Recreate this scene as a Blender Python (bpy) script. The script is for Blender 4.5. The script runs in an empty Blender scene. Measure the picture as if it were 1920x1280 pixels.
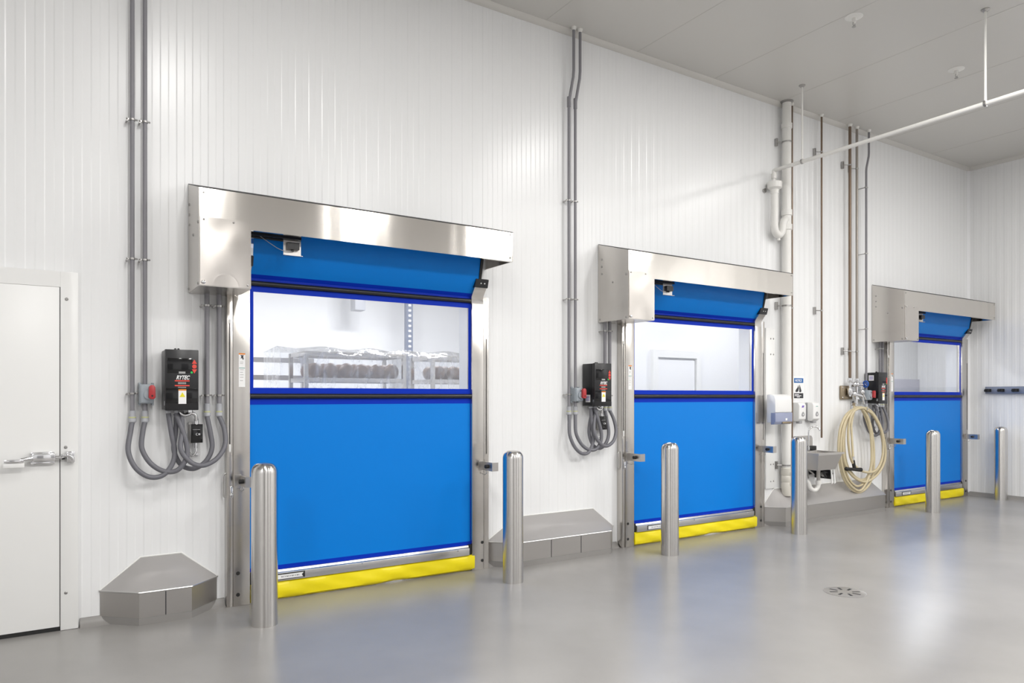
import bpy, bmesh, math, random
from mathutils import Vector, Matrix, Euler
random.seed(7)
R = math.radians
scene = bpy.context.scene
C = scene.collection

# ------------------------------------------------------------------ camera, world, exposure
cam_d = bpy.data.cameras.new('camera')
cam = bpy.data.objects.new('camera', cam_d); C.objects.link(cam)
cam.location = (0, -5.46, 1.5)
cam.rotation_euler = (R(90), 0, R(-32.7))
cam_d.sensor_width = 36; cam_d.lens = 1345/1920*36
cam_d.shift_y = 103/1920
cam_d.clip_start = .05; cam_d.clip_end = 100
scene.camera = cam
w = bpy.data.worlds.new('world'); scene.world = w; w.use_nodes = True
w.node_tree.nodes['Background'].inputs[0].default_value = (.8, .85, .9, 1)
w.node_tree.nodes['Background'].inputs[1].default_value = .05
scene.view_settings.view_transform = 'Standard'
scene.view_settings.look = 'None'
scene.view_settings.gamma = 1
scene.view_settings.exposure = -0.58
scene.view_settings.use_curve_mapping = False
LAMP_W = 165          # watts of every ceiling fixture in the main room
LAMP_W_BACK = 120      # the rooms behind the curtains

# ------------------------------------------------------------------ materials
def mat(name, col, rough=.5, metal=0, spec=.5, **kw):
    m = bpy.data.materials.new(name); m.use_nodes = True
    b = m.node_tree.nodes['Principled BSDF']
    b.inputs['Base Color'].default_value = (*col, 1)
    b.inputs['Roughness'].default_value = rough
    b.inputs['Metallic'].default_value = metal
    b.inputs['Specular IOR Level'].default_value = spec
    for k, v in kw.items():
        b.inputs[k.replace('_', ' ')].default_value = v
    return m

def bump(m, scale=(1, 1, 1), nscale=50, strength=.1, dist=.01, detail=2, normal_from=None):
    nt = m.node_tree; b = nt.nodes['Principled BSDF']
    tc = nt.nodes.new('ShaderNodeTexCoord'); mp = nt.nodes.new('ShaderNodeMapping')
    mp.inputs['Scale'].default_value = scale
    nz = nt.nodes.new('ShaderNodeTexNoise'); nz.inputs['Scale'].default_value = nscale; nz.inputs['Detail'].default_value = detail
    bp = nt.nodes.new('ShaderNodeBump'); bp.inputs['Strength'].default_value = strength; bp.inputs['Distance'].default_value = dist
    nt.links.new(tc.outputs['Object'], mp.inputs[0]); nt.links.new(mp.outputs[0], nz.inputs['Vector'])
    nt.links.new(nz.outputs['Fac'], bp.inputs['Height'])
    if normal_from: nt.links.new(normal_from.outputs[0], bp.inputs['Normal'])
    nt.links.new(bp.outputs[0], b.inputs['Normal'])
    return bp

def colvar(m, c1, c2, scale=3, detail=4, mscale=(1, 1, 1), lo=.35, hi=.65):
    nt = m.node_tree; b = nt.nodes['Principled BSDF']
    tc = nt.nodes.new('ShaderNodeTexCoord'); mp = nt.nodes.new('ShaderNodeMapping'); mp.inputs['Scale'].default_value = mscale
    nz = nt.nodes.new('ShaderNodeTexNoise'); nz.inputs['Scale'].default_value = scale; nz.inputs['Detail'].default_value = detail
    cr = nt.nodes.new('ShaderNodeValToRGB')
    cr.color_ramp.elements[0].position = lo; cr.color_ramp.elements[1].position = hi
    cr.color_ramp.elements[0].color = (*c1, 1); cr.color_ramp.elements[1].color = (*c2, 1)
    nt.links.new(tc.outputs['Object'], mp.inputs[0]); nt.links.new(mp.outputs[0], nz.inputs['Vector'])
    nt.links.new(nz.outputs['Fac'], cr.inputs[0]); nt.links.new(cr.outputs[0], b.inputs['Base Color'])

def steel(name, col=(.60, .575, .545), rough=.24, aniso=.75, wob=.06, wscale=(1.6, 1.6, .35), brush=(1, 1, 900), rot=0.0):
    m = mat(name, col, rough, 1.0)
    nt = m.node_tree; b = nt.nodes['Principled BSDF']
    b.inputs['Anisotropic'].default_value = aniso
    b.inputs['Anisotropic Rotation'].default_value = rot
    tg = nt.nodes.new('ShaderNodeTangent'); tg.direction_type = 'RADIAL'; tg.axis = 'Z'
    nt.links.new(tg.outputs[0], b.inputs['Tangent'])
    b1 = bump(m, wscale, 2.2, wob, .05, 1)
    return m

M = {}
M['wall'] = mat('white_panel_paint', (.85, .855, .86), .27, 0, .5); bump(M['wall'], (1, 1, 1), 120, .12, .0006)
M['wall_plain'] = mat('white_smooth_paint', (.84, .845, .86), .42, 0, .4)
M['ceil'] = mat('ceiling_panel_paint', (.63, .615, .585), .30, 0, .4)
M['floor'] = mat('grey_epoxy', (.30, .30, .305), .27, 0, .5)
colvar(M['floor'], (.29, .28, .27), (.335, .325, .312), .9, 4)
bump(M['floor'], (1, 1, 1), 16, .05, .004, 3)
M['cove'] = mat('grey_epoxy_cove', (.27, .26, .25), .35)
M['steel'] = steel('brushed_stainless')
M['steel_hood'] = steel('brushed_stainless_hood', (.64, .61, .57), .15, .85, .05, (2.4, 2.4, .2), rot=.25)
M['steel_cover'] = steel('polished_stainless_cover', (.62, .585, .55), .15, .8, .18, (1.3, 1.3, .9), rot=.25)
M['steel_matte'] = steel('satin_stainless', (.56, .54, .52), .34, .5, .03)
M['bollard'] = steel('brushed_stainless_tube', (.66, .645, .625), .20, .9, .0, rot=.25)
M['chrome'] = mat('polished_chrome', (.75, .75, .76), .10, 1)
M['zinc'] = mat('zinc_fitting', (.42, .41, .40), .38, 1)
M['bronze'] = mat('aged_bronze', (.34, .28, .20), .35, 1)
M['alu'] = mat('aluminium', (.62, .61, .60), .28, 1)
M['conduit'] = mat('grey_pvc_conduit', (.235, .23, .25), .42)
M['hose_grey'] = mat('grey_flexible_conduit', (.155, .155, .175), .45)
bump(M['hose_grey'], (1, 1, 1), 90, .15, .002)
M['fitting'] = mat('light_grey_fitting', (.42, .43, .46), .4)
M['ring'] = mat('yellow_green_ring', (.55, .56, .30), .5)
M['box_grey'] = mat('light_grey_box', (.36, .40, .44), .38)
M['black'] = mat('black_powder_coat', (.012, .012, .014), .32)
M['black_gloss'] = mat('black_glossy', (.006, .006, .007), .08)
M['rubber'] = mat('black_rubber', (.015, .015, .015), .6)
M['red'] = mat('red_handle', (.45, .035, .04), .4)
M['redmark'] = mat('red_mark', (.75, .07, .05), .5)
M['greenlamp'] = mat('green_mark', (.03, .55, .10), .4)
M['greymark'] = mat('grey_mark', (.38, .38, .38), .5)
M['white'] = mat('white_plastic', (.84, .84, .83), .3)
M['whitemark'] = mat('white_mark', (.88, .88, .88), .5)
M['pvc'] = mat('white_pvc', (.80, .79, .76), .32)
M['pvc_dirty'] = mat('stained_white_pvc', (.72, .69, .62), .4)
M['copper'] = mat('insulated_pipe_brown', (.20, .145, .105), .38, .6)
M['steelpipe'] = mat('weathered_pipe', (.33, .30, .27), .4, .7)
M['blue'] = mat('blue_curtain_fabric', (.0, .205, .70), .38, 0, .2); bump(M['blue'], (1, 1, 1), 2.2, .10, .03, 2)
M['navy'] = mat('navy_binding', (.0, .030, .47), .45, 0, .15)
M['yellow'] = mat('yellow_vinyl', (.92, .76, .005), .36); bump(M['yellow'], (1, 1, 1), 7, .35, .02, 2)
M['orange'] = mat('orange_mark', (.80, .25, .03), .5)
M['yellowmark'] = mat('yellow_mark', (.80, .72, .02), .5)
M['lavender'] = mat('blue_grey_plastic', (.30, .33, .46), .25)
M['greyp'] = mat('grey_plastic', (.33, .33, .34), .4)
M['bluemark'] = mat('blue_mark', (.02, .14, .42), .5)
M['darkmark'] = mat('dark_mark', (.03, .03, .035), .5)
M['purplemark'] = mat('purple_mark', (.20, .12, .50), .5)
M['tealmark'] = mat('teal_mark', (.03, .28, .22), .5)
M['bluewheel'] = mat('blue_handwheel', (.01, .10, .48), .4)
M['rubberhose'] = mat('cream_rubber_hose', (.58, .50, .33), .42)
M['brown'] = mat('brown_loaf', (.22, .135, .09), .5)
M['sealant'] = mat('white_sealant', (.85, .85, .83), .5)
M['railblue'] = mat('blue_grey_rail', (.22, .25, .33), .35, .5)
M['haze_grey'] = mat('pale_grey_plastic', (.50, .51, .55), .5)
M['ceil_joint'] = mat('ceiling_joint_grey', (.56, .545, .52), .6)
M['lavwall'] = mat('pale_lavender_panel', (.56, .56, .66), .4)
M['redhose'] = mat('red_plug', (.6, .05, .03), .5)

def glass_mat(name, tint, haze, rough, bscale, bstr, film=.0):
    m = bpy.data.materials.new(name); m.use_nodes = True; nt = m.node_tree
    for n in list(nt.nodes): nt.nodes.remove(n)
    out = nt.nodes.new('ShaderNodeOutputMaterial')
    tr = nt.nodes.new('ShaderNodeBsdfTransparent'); tr.inputs[0].default_value = (*tint, 1)
    gl = nt.nodes.new('ShaderNodeBsdfGlossy'); gl.inputs['Roughness'].default_value = rough
    df = nt.nodes.new('ShaderNodeBsdfDiffuse'); df.inputs[0].default_value = (.85, .86, .88, 1)
    lw = nt.nodes.new('ShaderNodeLayerWeight'); lw.inputs[0].default_value = .5
    pw = nt.nodes.new('ShaderNodeMath'); pw.operation = 'POWER'; pw.inputs[1].default_value = 4
    fr = nt.nodes.new('ShaderNodeMath'); fr.operation = 'MULTIPLY_ADD'; fr.inputs[1].default_value = .6; fr.inputs[2].default_value = .03
    nt.links.new(lw.outputs['Facing'], pw.inputs[0]); nt.links.new(pw.outputs[0], fr.inputs[0])
    tc = nt.nodes.new('ShaderNodeTexCoord'); mp = nt.nodes.new('ShaderNodeMapping'); mp.inputs['Scale'].default_value = bscale
    nz = nt.nodes.new('ShaderNodeTexNoise'); nz.inputs['Scale'].default_value = 4; nz.inputs['Detail'].default_value = 3
    bp = nt.nodes.new('ShaderNodeBump'); bp.inputs['Strength'].default_value = bstr; bp.inputs['Distance'].default_value = .02
    nt.links.new(tc.outputs['Object'], mp.inputs[0]); nt.links.new(mp.outputs[0], nz.inputs['Vector'])
    nt.links.new(nz.outputs['Fac'], bp.inputs['Height']); nt.links.new(bp.outputs[0], gl.inputs['Normal']); nt.links.new(bp.outputs[0], lw.inputs['Normal'])
    m1 = nt.nodes.new('ShaderNodeMixShader'); m2 = nt.nodes.new('ShaderNodeMixShader')
    m1.inputs[0].default_value = haze
    nt.links.new(tr.outputs[0], m1.inputs[1]); nt.links.new(df.outputs[0], m1.inputs[2])
    nt.links.new(fr.outputs[0], m2.inputs[0]); nt.links.new(m1.outputs[0], m2.inputs[1]); nt.links.new(gl.outputs[0], m2.inputs[2])
    nt.links.new(m2.outputs[0], out.inputs[0])
    if film:
        cr = nt.nodes.new('ShaderNodeValToRGB'); cr.color_ramp.elements[0].position = .45; cr.color_ramp.elements[1].position = .75
        cr.color_ramp.elements[0].color = (haze, haze, haze, 1); cr.color_ramp.elements[1].color = (film, film, film, 1)
        nt.links.new(nz.outputs['Fac'], cr.inputs[0]); nt.links.new(cr.outputs[0], m1.inputs[0])
    return m
M['clear'] = glass_mat('clear_vinyl', (.93, .945, .97), .05, .06, (1, 1, 1), .10)
M['film'] = glass_mat('plastic_film', (.94, .95, .96), .16, .12, (3, 3, 1.2), .9, .55)

def emit(name, col, s):
    m = bpy.data.materials.new(name); m.use_nodes = True; b = m.node_tree.nodes['Principled BSDF']
    b.inputs['Base Color'].default_value = (.8, .8, .8, 1)
    b.inputs['Emission Color'].default_value = (*col, 1); b.inputs['Emission Strength'].default_value = s
    return m
M['diffuser'] = emit('lamp_diffuser', (1, .98, .95), 10)

# ------------------------------------------------------------------ mesh helpers
class MB:
    def __init__(s): s.b = bmesh.new()
    def poly(s, pts):
        return s.b.faces.new([s.b.verts.new(p) for p in pts])
    def box(s, x0, x1, y0, y1, z0, z1, bev=0, seg=2):
        r = bmesh.ops.create_cube(s.b, size=1); vs = r['verts']
        for v in vs:
            v.co = Vector(((x0+x1)/2+v.co.x*(x1-x0), (y0+y1)/2+v.co.y*(y1-y0), (z0+z1)/2+v.co.z*(z1-z0)))
        if bev:
            es = {e for v in vs for e in v.link_edges}
            bmesh.ops.bevel(s.b, geom=list(es), offset=bev, segments=seg, affect='EDGES', profile=.5)
        return s
    def prism(s, pts, axis, a, b, bev=0):
        """pts: 2-d outline; axis 'x','y','z' extruded from a to b"""
        f = {'x': lambda p, t: (t, p[0], p[1]), 'y': lambda p, t: (p[0], t, p[1]), 'z': lambda p, t: (p[0], p[1], t)}[axis]
        A = [s.b.verts.new(f(p, a)) for p in pts]; B = [s.b.verts.new(f(p, b)) for p in pts]
        fs = [s.b.faces.new(A), s.b.faces.new(B[::-1])]
        n = len(pts)
        for i in range(n): fs.append(s.b.faces.new((A[i], B[i], B[(i+1) % n], A[(i+1) % n])))
        bmesh.ops.recalc_face_normals(s.b, faces=fs)
        if bev: bmesh.ops.bevel(s.b, geom=list({e for v in A+B for e in v.link_edges}), offset=bev, segments=2, affect='EDGES', profile=.5)
        return s
    def tube(s, path, r, seg=12, closed=False, caps=True):
        P = [Vector(p) for p in path]; n = len(P)
        rr = r if isinstance(r, (list, tuple)) else [r]*n
        rings = []; up = None
        for i, p in enumerate(P):
            if closed: t = P[(i+1) % n]-P[i-1]
            else: t = P[min(i+1, n-1)]-P[max(i-1, 0)]
            if t.length < 1e-9: t = Vector((0, 0, 1))
            t.normalize()
            if up is None:
                up = t.orthogonal().normalized()
            up = (up - t*up.dot(t))
            if up.length < 1e-6: up = t.orthogonal()
            up.normalize(); sd = t.cross(up)
            rings.append([s.b.verts.new(p+(up*math.cos(2*math.pi*k/seg)+sd*math.sin(2*math.pi*k/seg))*rr[i]) for k in range(seg)])
        m = n if closed else n-1
        for i in range(m):
            A, B = rings[i], rings[(i+1) % n]
            for k in range(seg):
                f = s.b.faces.new((A[k], A[(k+1) % seg], B[(k+1) % seg], B[k])); f.smooth = True
        if caps and not closed:
            s.b.faces.new(rings[0][::-1]); s.b.faces.new(rings[-1])
        return s
    def cyl(s, p0, p1, r, seg=20, r1=None):
        return s.tube([p0, p1], [r, r if r1 is None else r1], seg)
    def lathe(s, prof, c, seg=32, axis='z'):
        """prof: (r, h) pairs"""
        rings = []
        for r, h in prof:
            ring = []
            for k in range(seg):
                a = 2*math.pi*k/seg; x, y = r*math.cos(a), r*math.sin(a)
                p = {'z': (x, y, h), 'y': (x, h, y), 'x': (h, x, y)}[axis]
                ring.append(s.b.verts.new(Vector(c)+Vector(p)))
            rings.append(ring)
        fs = []
        for A, B in zip(rings, rings[1:]):
            for k in range(seg):
                f = s.b.faces.new((A[k], A[(k+1) % seg], B[(k+1) % seg], B[k])); f.smooth = True; fs.append(f)
        fs.append(s.b.faces.new(rings[0][::-1])); fs.append(s.b.faces.new(rings[-1]))
        bmesh.ops.recalc_face_normals(s.b, faces=fs)
        return s
    def ball(s, c, r, sc=(1, 1, 1), u=14, v=9):
        g = bmesh.ops.create_uvsphere(s.b, u_segments=u, v_segments=v, radius=r)
        for q in g['verts']: q.co = Vector((q.co.x*sc[0], q.co.y*sc[1], q.co.z*sc[2]))+Vector(c)
        for q in g['verts']:
            for f in q.link_faces: f.smooth = True
        return s
    def build(s, name, m, parent=None):
        off = wloc(parent)
        for v in s.b.verts: v.co -= off
        bmesh.ops.recalc_face_normals(s.b, faces=s.b.faces[:])
        me = bpy.data.meshes.new(name); s.b.to_mesh(me); s.b.free()
        me.set_sharp_from_angle(angle=R(38))
        me.materials.append(M[m] if isinstance(m, str) else m)
        o = bpy.data.objects.new(name, me); C.objects.link(o)
        if parent: o.parent = parent
        return o

def wloc(o):
    v = Vector((0, 0, 0))
    while o is not None: v += o.location; o = o.parent
    return v

def cr(pts, n=8, closed=False):
    P = [Vector(p) for p in pts]; out = []; N = len(P)
    rng = range(N) if closed else range(N-1)
    for i in rng:
        if closed: p0, p1, p2, p3 = P[i-1], P[i], P[(i+1) % N], P[(i+2) % N]
        else: p0, p1, p2, p3 = P[max(i-1, 0)], P[i], P[i+1], P[min(i+2, N-1)]
        for k in range(n):
            t = k/n
            out.append(.5*((2*p1)+(-p0+p2)*t+(2*p0-5*p1+4*p2-p3)*t*t+(-p0+3*p1-3*p2+p3)*t**3))
    if not closed: out.append(P[-1])
    return out

def tag(o, label, cat, group=None, kind=None):
    o['label'] = label; o['category'] = cat
    if group: o['group'] = group
    if kind: o['kind'] = kind
    return o

def thing(name, label, cat, loc, group=None, kind=None):
    o = bpy.data.objects.new(name, None); C.objects.link(o); o.location = loc; o.empty_display_size = .1
    return tag(o, label, cat, group, kind)

def struct(o, label=None):
    o['kind'] = 'structure'
    if label: o['label'] = label
    return o

def dup(root, dloc, label=None):
    def cp(o, parent):
        c = o.copy(); C.objects.link(c)
        if parent is not None:
            c.parent = parent; c.matrix_parent_inverse = o.matrix_parent_inverse.copy()
        for ch in KIDS.get(o.name, []): cp(ch, c)
        return c
    KIDS = {}
    for q in bpy.data.objects:
        if q.parent: KIDS.setdefault(q.parent.name, []).append(q)
    r = cp(root, None); r.location = root.location+Vector(dloc)
    if label: r['label'] = label
    return r

def text(name, s, size, x, y, z, m, parent, shear=0, sx=1, bold=0, axis='front'):
    """lettering on a face looking towards -y ('front') or towards -x ('left'); (x,y,z) = left end of the baseline"""
    cu = bpy.data.curves.new(name, 'FONT'); cu.body = s; cu.size = size; cu.shear = shear; cu.offset = bold; cu.extrude = .0006
    tmp = bpy.data.objects.new(name+'_tmp', cu); C.objects.link(tmp)
    dg = bpy.context.evaluated_depsgraph_get()
    me = bpy.data.meshes.new_from_object(tmp.evaluated_get(dg)); me.name = name
    off = wloc(parent)
    for v in me.vertices:
        a, b_, c = v.co
        if axis == 'front': v.co = Vector((x+a*sx, y-c, z+b_))-off
        else: v.co = Vector((x-c, y-a*sx, z+b_))-off
    bpy.data.objects.remove(tmp)
    me.materials.clear(); me.materials.append(M[m])
    o = bpy.data.objects.new(name, me); C.objects.link(o); o.parent = parent
    return o

# ------------------------------------------------------------------ room shell
XL, XR, YF, H = -4.5, 11.79, -10.5, 4.98
DX = (0.0, 3.70, 8.40)                     # the three roll-up doors
OPEN = [(1.215+d, 3.045+d, 2.62) for d in DX]
PER, FLAT, SL, DEP = .1027, .043, .00835, .0022

def ribbed(name, a0, a1, z0, z1, openings, axis, pos, sign, back=.15, phase=0):
    """vertical-ribbed insulated panel wall along one axis, with openings (a, b, top)"""
    mb = MB(); xs = []
    a = a0-phase; 
    while a < a1:
        for da, dp in ((0, 0), (FLAT, 0), (FLAT+SL, 1), (2*FLAT+SL, 1), (2*FLAT+2*SL, 0)):
            xs.append((a+da, dp))
        a += PER
    pts = []
    def prof(t):
        u = (t-a0+phase) % PER
        if u < FLAT: return 0
        if u < FLAT+SL: return (u-FLAT)/SL
        if u < 2*FLAT+SL: return 1
        return 1-(u-2*FLAT-SL)/SL
    cuts = sorted({round(x, 5) for x, _ in xs if a0 < x < a1} | {a0, a1} | {e for o in openings for e in o[:2]})
    def P(a, z, d):
        q = pos+sign*d
        return (a, q, z) if axis == 'x' else (q, a, z)
    for i in range(len(cuts)-1):
        u, v = cuts[i], cuts[i+1]
        if v-u < 1e-6: continue
        mid = (u+v)/2; zb = z0
        for o in openings:
            if o[0] < mid < o[1]: zb = o[2]
        du, dv = prof(u+1e-6)*DEP, prof(v-1e-6)*DEP
        mb.poly([P(u, zb, du), P(v, zb, dv), P(v, z1, dv), P(u, z1, du)])
        mb.poly([P(u, zb, back), P(v, zb, back), P(v, z1, back), P(u, z1, back)])
    for o in openings:   # reveals
        mb.poly([P(o[0], z0, 0), P(o[0], z0, back), P(o[0], o[2], back), P(o[0], o[2], 0)])
        mb.poly([P(o[1], z0, 0), P(o[1], z0, back), P(o[1], o[2], back), P(o[1], o[2], 0)])
        mb.poly([P(o[0], o[2], 0), P(o[0], o[2], back), P(o[1], o[2], back), P(o[1], o[2], 0)])
    b = mb.b
    off = Vector((0, 0, 0))
    me = bpy.data.meshes.new(name)
    bmesh.ops.remove_doubles(b, verts=b.verts, dist=1e-5)
    b.to_mesh(me); b.free(); me.materials.append(M['wall'])
    o = bpy.data.objects.new(name, me); C.objects.link(o)
    return struct(o)
ribbed('wall_back', XL, XR, 0, H, OPEN, 'x', 0, 1)
ribbed('wall_right', YF, 0, 0, H, [], 'y', XR, 1)
mb = MB(); mb.box(XL-.1, XR+.1, YF-.1, 0.15, -.1, 0); struct(mb.build('floor', 'floor'))
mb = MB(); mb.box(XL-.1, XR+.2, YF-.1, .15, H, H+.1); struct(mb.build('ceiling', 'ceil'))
mb = MB(); mb.box(XL-.1, XL, YF, 0, 0, H); struct(mb.build('wall_left', 'wall_plain'))
mb = MB(); mb.box(XL, XR, YF-.1, YF, 0, H); struct(mb.build('wall_front', 'wall_plain'))
# thin joints between ceiling panels, corner mouldings
for k, x in enumerate((2.72, 3.85, 4.98, 6.11, 7.24, 8.37, 9.50, 10.63)):
    mb = MB(); mb.box(x-.002, x+.002, YF, -.0, H-.0015, H+.001); struct(mb.build('trim_%d' % (k+1), M['ceil_joint'] if 'ceil_joint' in M else 'greyp'))
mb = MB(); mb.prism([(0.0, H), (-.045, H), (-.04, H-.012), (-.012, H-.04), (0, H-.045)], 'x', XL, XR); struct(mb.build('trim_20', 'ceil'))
mb = MB(); mb.prism([(XR, H), (XR-.045, H), (XR-.04, H-.012), (XR-.012, H-.04), (XR, H-.045)], 'y', YF, -.001); struct(mb.build('trim_21', 'ceil'))
mb = MB(); mb.prism([(XR, 0), (XR-.03, 0), (XR, -.03)], 'z', .0, H-.04); struct(mb.build('trim_22', 'wall_plain'))
# epoxy cove at the wall foot, broken at the doors
segs = [(.155, 1.045), (3.22, 4.74), (6.92, 9.44), (11.62, XR)]
mb = MB()
for a, b in segs:
    mb.prism([(0, 0), (-.055, 0), (-.045, .006), (-.018, .03), (-.008, .052), (0, .055)], 'x', a, b)
struct(mb.build('baseboard_back', 'cove'))
mb = MB(); mb.prism([(XR, 0), (XR-.055, 0), (XR-.045, .006), (XR-.018, .03), (XR-.008, .052), (XR, .055)], 'y', YF, 0); struct(mb.build('baseboard_right', 'cove'))

# far (opposite) side of the room: unseen dark doors added to band the steel reflections
for i, (a, b, t) in enumerate(((-2.6, -.2, 3.0), (2.6, 5.0, 3.2), (7.2, 9.4, 3.2))):
    mb = MB(); mb.box(a, b, YF, YF+.08, 0, t, .01); struct(mb.build('door_%d' % (i+5), 'greyp'))

# ------------------------------------------------------------------ rooms behind the curtains
mb = MB(); mb.box(-1, 16.5, .15, 6, -.1, 0); struct(mb.build('floor_back_room', 'floor'))
mb = MB(); mb.box(-1, 16.5, .15, 6, 3.6, 3.7); struct(mb.build('ceiling_back_room', 'ceil'))
mb = MB(); mb.box(-1, 5.9, 5.0, 5.1, 0, 3.6); struct(mb.build('wall_back_storage', 'wall_plain'))
mb = MB(); mb.box(-1.1, -1, .15, 5.1, 0, 3.6); struct(mb.build('wall_left_storage', 'wall_plain'))
mb = MB(); mb.box(5.9, 6.0, 1.3, 5.1, 0, 3.6); struct(mb.build('wall_right_storage', 'wall_plain'))
mb = MB(); mb.box(5.9, 12.3, 3.0, 3.1, 0, 3.6); struct(mb.build('wall_back_corridor', 'wall_plain'))
o = ribbed('wall_back_plant', 12.3, 16.4, 0, 3.6, [], 'x', 3.2, 1, .1)
ribbed('wall_right_plant', .15, 3.2, 0, 3.6, [], 'y', 16.4, 1, .1)
mb = MB(); mb.box(12.3, 16.38, 3.14, 3.2, 0, 1.88); struct(mb.build('trim_30', 'lavwall' if 'lavwall' in M else 'wall_plain'))
# the white door in the room behind the middle curtain
mb = MB()
mb.box(8.06, 8.17, 2.93, 3.0, 0, 2.25); mb.box(9.05, 9.14, 2.93, 3.0, 0, 2.25); mb.box(8.17, 9.05, 2.93, 3.0, 2.13, 2.25)
dfr = struct(mb.build('door_4', 'white'), 'white framed door in the room behind the middle roll-up door')
mb = MB(); mb.box(8.19, 9.03, 2.965, 2.995, .02, 2.10); mb.build('door_leaf', 'wall_plain', dfr)

# ------------------------------------------------------------------ ceiling fixtures
def fixture(x, y, z, watts, label, sx=.4, sy=1.3, group='ceiling light fixtures'):
    t = thing('ceiling_light', label, 'ceiling light', (x, y, z), group)
    mb = MB()
    for a, b, c, d in ((-sx/2-.04, -sx/2, -sy/2-.04, sy/2+.04), (sx/2, sx/2+.04, -sy/2-.04, sy/2+.04), (-sx/2, sx/2, -sy/2-.04, -sy/2), (-sx/2, sx/2, sy/2, sy/2+.04)):
        mb.box(x+a, x+b, y+c, y+d, z-.07, z)
    mb.box(x-sx/2, x+sx/2, y-sy/2, y+sy/2, z-.012, z)
    mb.build('housing', 'white', t)
    mb = MB(); mb.box(x-sx/2, x+sx/2, y-sy/2, y+sy/2, z-.058, z-.05); mb.build('diffuser', 'diffuser', t)
    l = bpy.data.lights.new('lamp_light', 'AREA'); l.shape = 'RECTANGLE'; l.size = sx; l.size_y = sy; l.energy = watts; l.color = (1, .985, .96)
    lo = bpy.data.objects.new('lamp_light', l); C.objects.link(lo); lo.parent = t; lo.location = (0, 0, -.075)
    return t
NUM = ('first', 'second', 'third', 'fourth', 'fifth')
for i, (x, k_) in enumerate(((1.0, .75), (5.7, .85), (9.2, .52))):
    fixture(x, -3.1, H, LAMP_W*.62*k_, 'flat ceiling light fixture, %s from the left in the row nearer the roll-up doors' % NUM[i])
for i, x in enumerate((-3.2, 1.8, 4.3, 6.9, 10.2)):
    fixture(x, -6.8, H, LAMP_W*1.22*(1.05 if i == 0 else 1), 'flat ceiling light fixture, %s from the left in the row farther from the roll-up doors' % NUM[i])
fixture(7.9, -4.9, H, LAMP_W*.40, 'added fill light between the two rows of fixtures, brightening the right wall')  # unseen fill lamp, added to brighten the right wall
for x, y, q in ((1.0, 2.6, 'left in the storage room'), (3.8, 2.6, 'right in the storage room'), (6.8, 1.6, 'left behind the middle roll-up door'), (9.6, 1.6, 'right behind the middle roll-up door'), (13.9, 1.7, 'behind the farthest roll-up door')):
    fixture(x, y, 3.6, LAMP_W_BACK*(.6 if 'middle' in q else 1.5 if 'storage' in q else 1.05), 'flat light fixture on the lower ceiling, ' + q, 1.2, .3, 'light fixtures behind the roll-up doors')

# ------------------------------------------------------------------ roll-up doors
def screw(parent, x, y, z, r=.008, axis='y', m='zinc', name='bolt'):
    mb = MB()
    if axis == 'y': mb.lathe([(r, 0), (r, -.003), (r*.6, -.006)], (x, y, z), 10, 'y')
    else: mb.lathe([(r, 0), (r, -.003), (r*.6, -.006)], (x, y, z), 10, 'x')
    return mb.build(name, m, parent)

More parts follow.
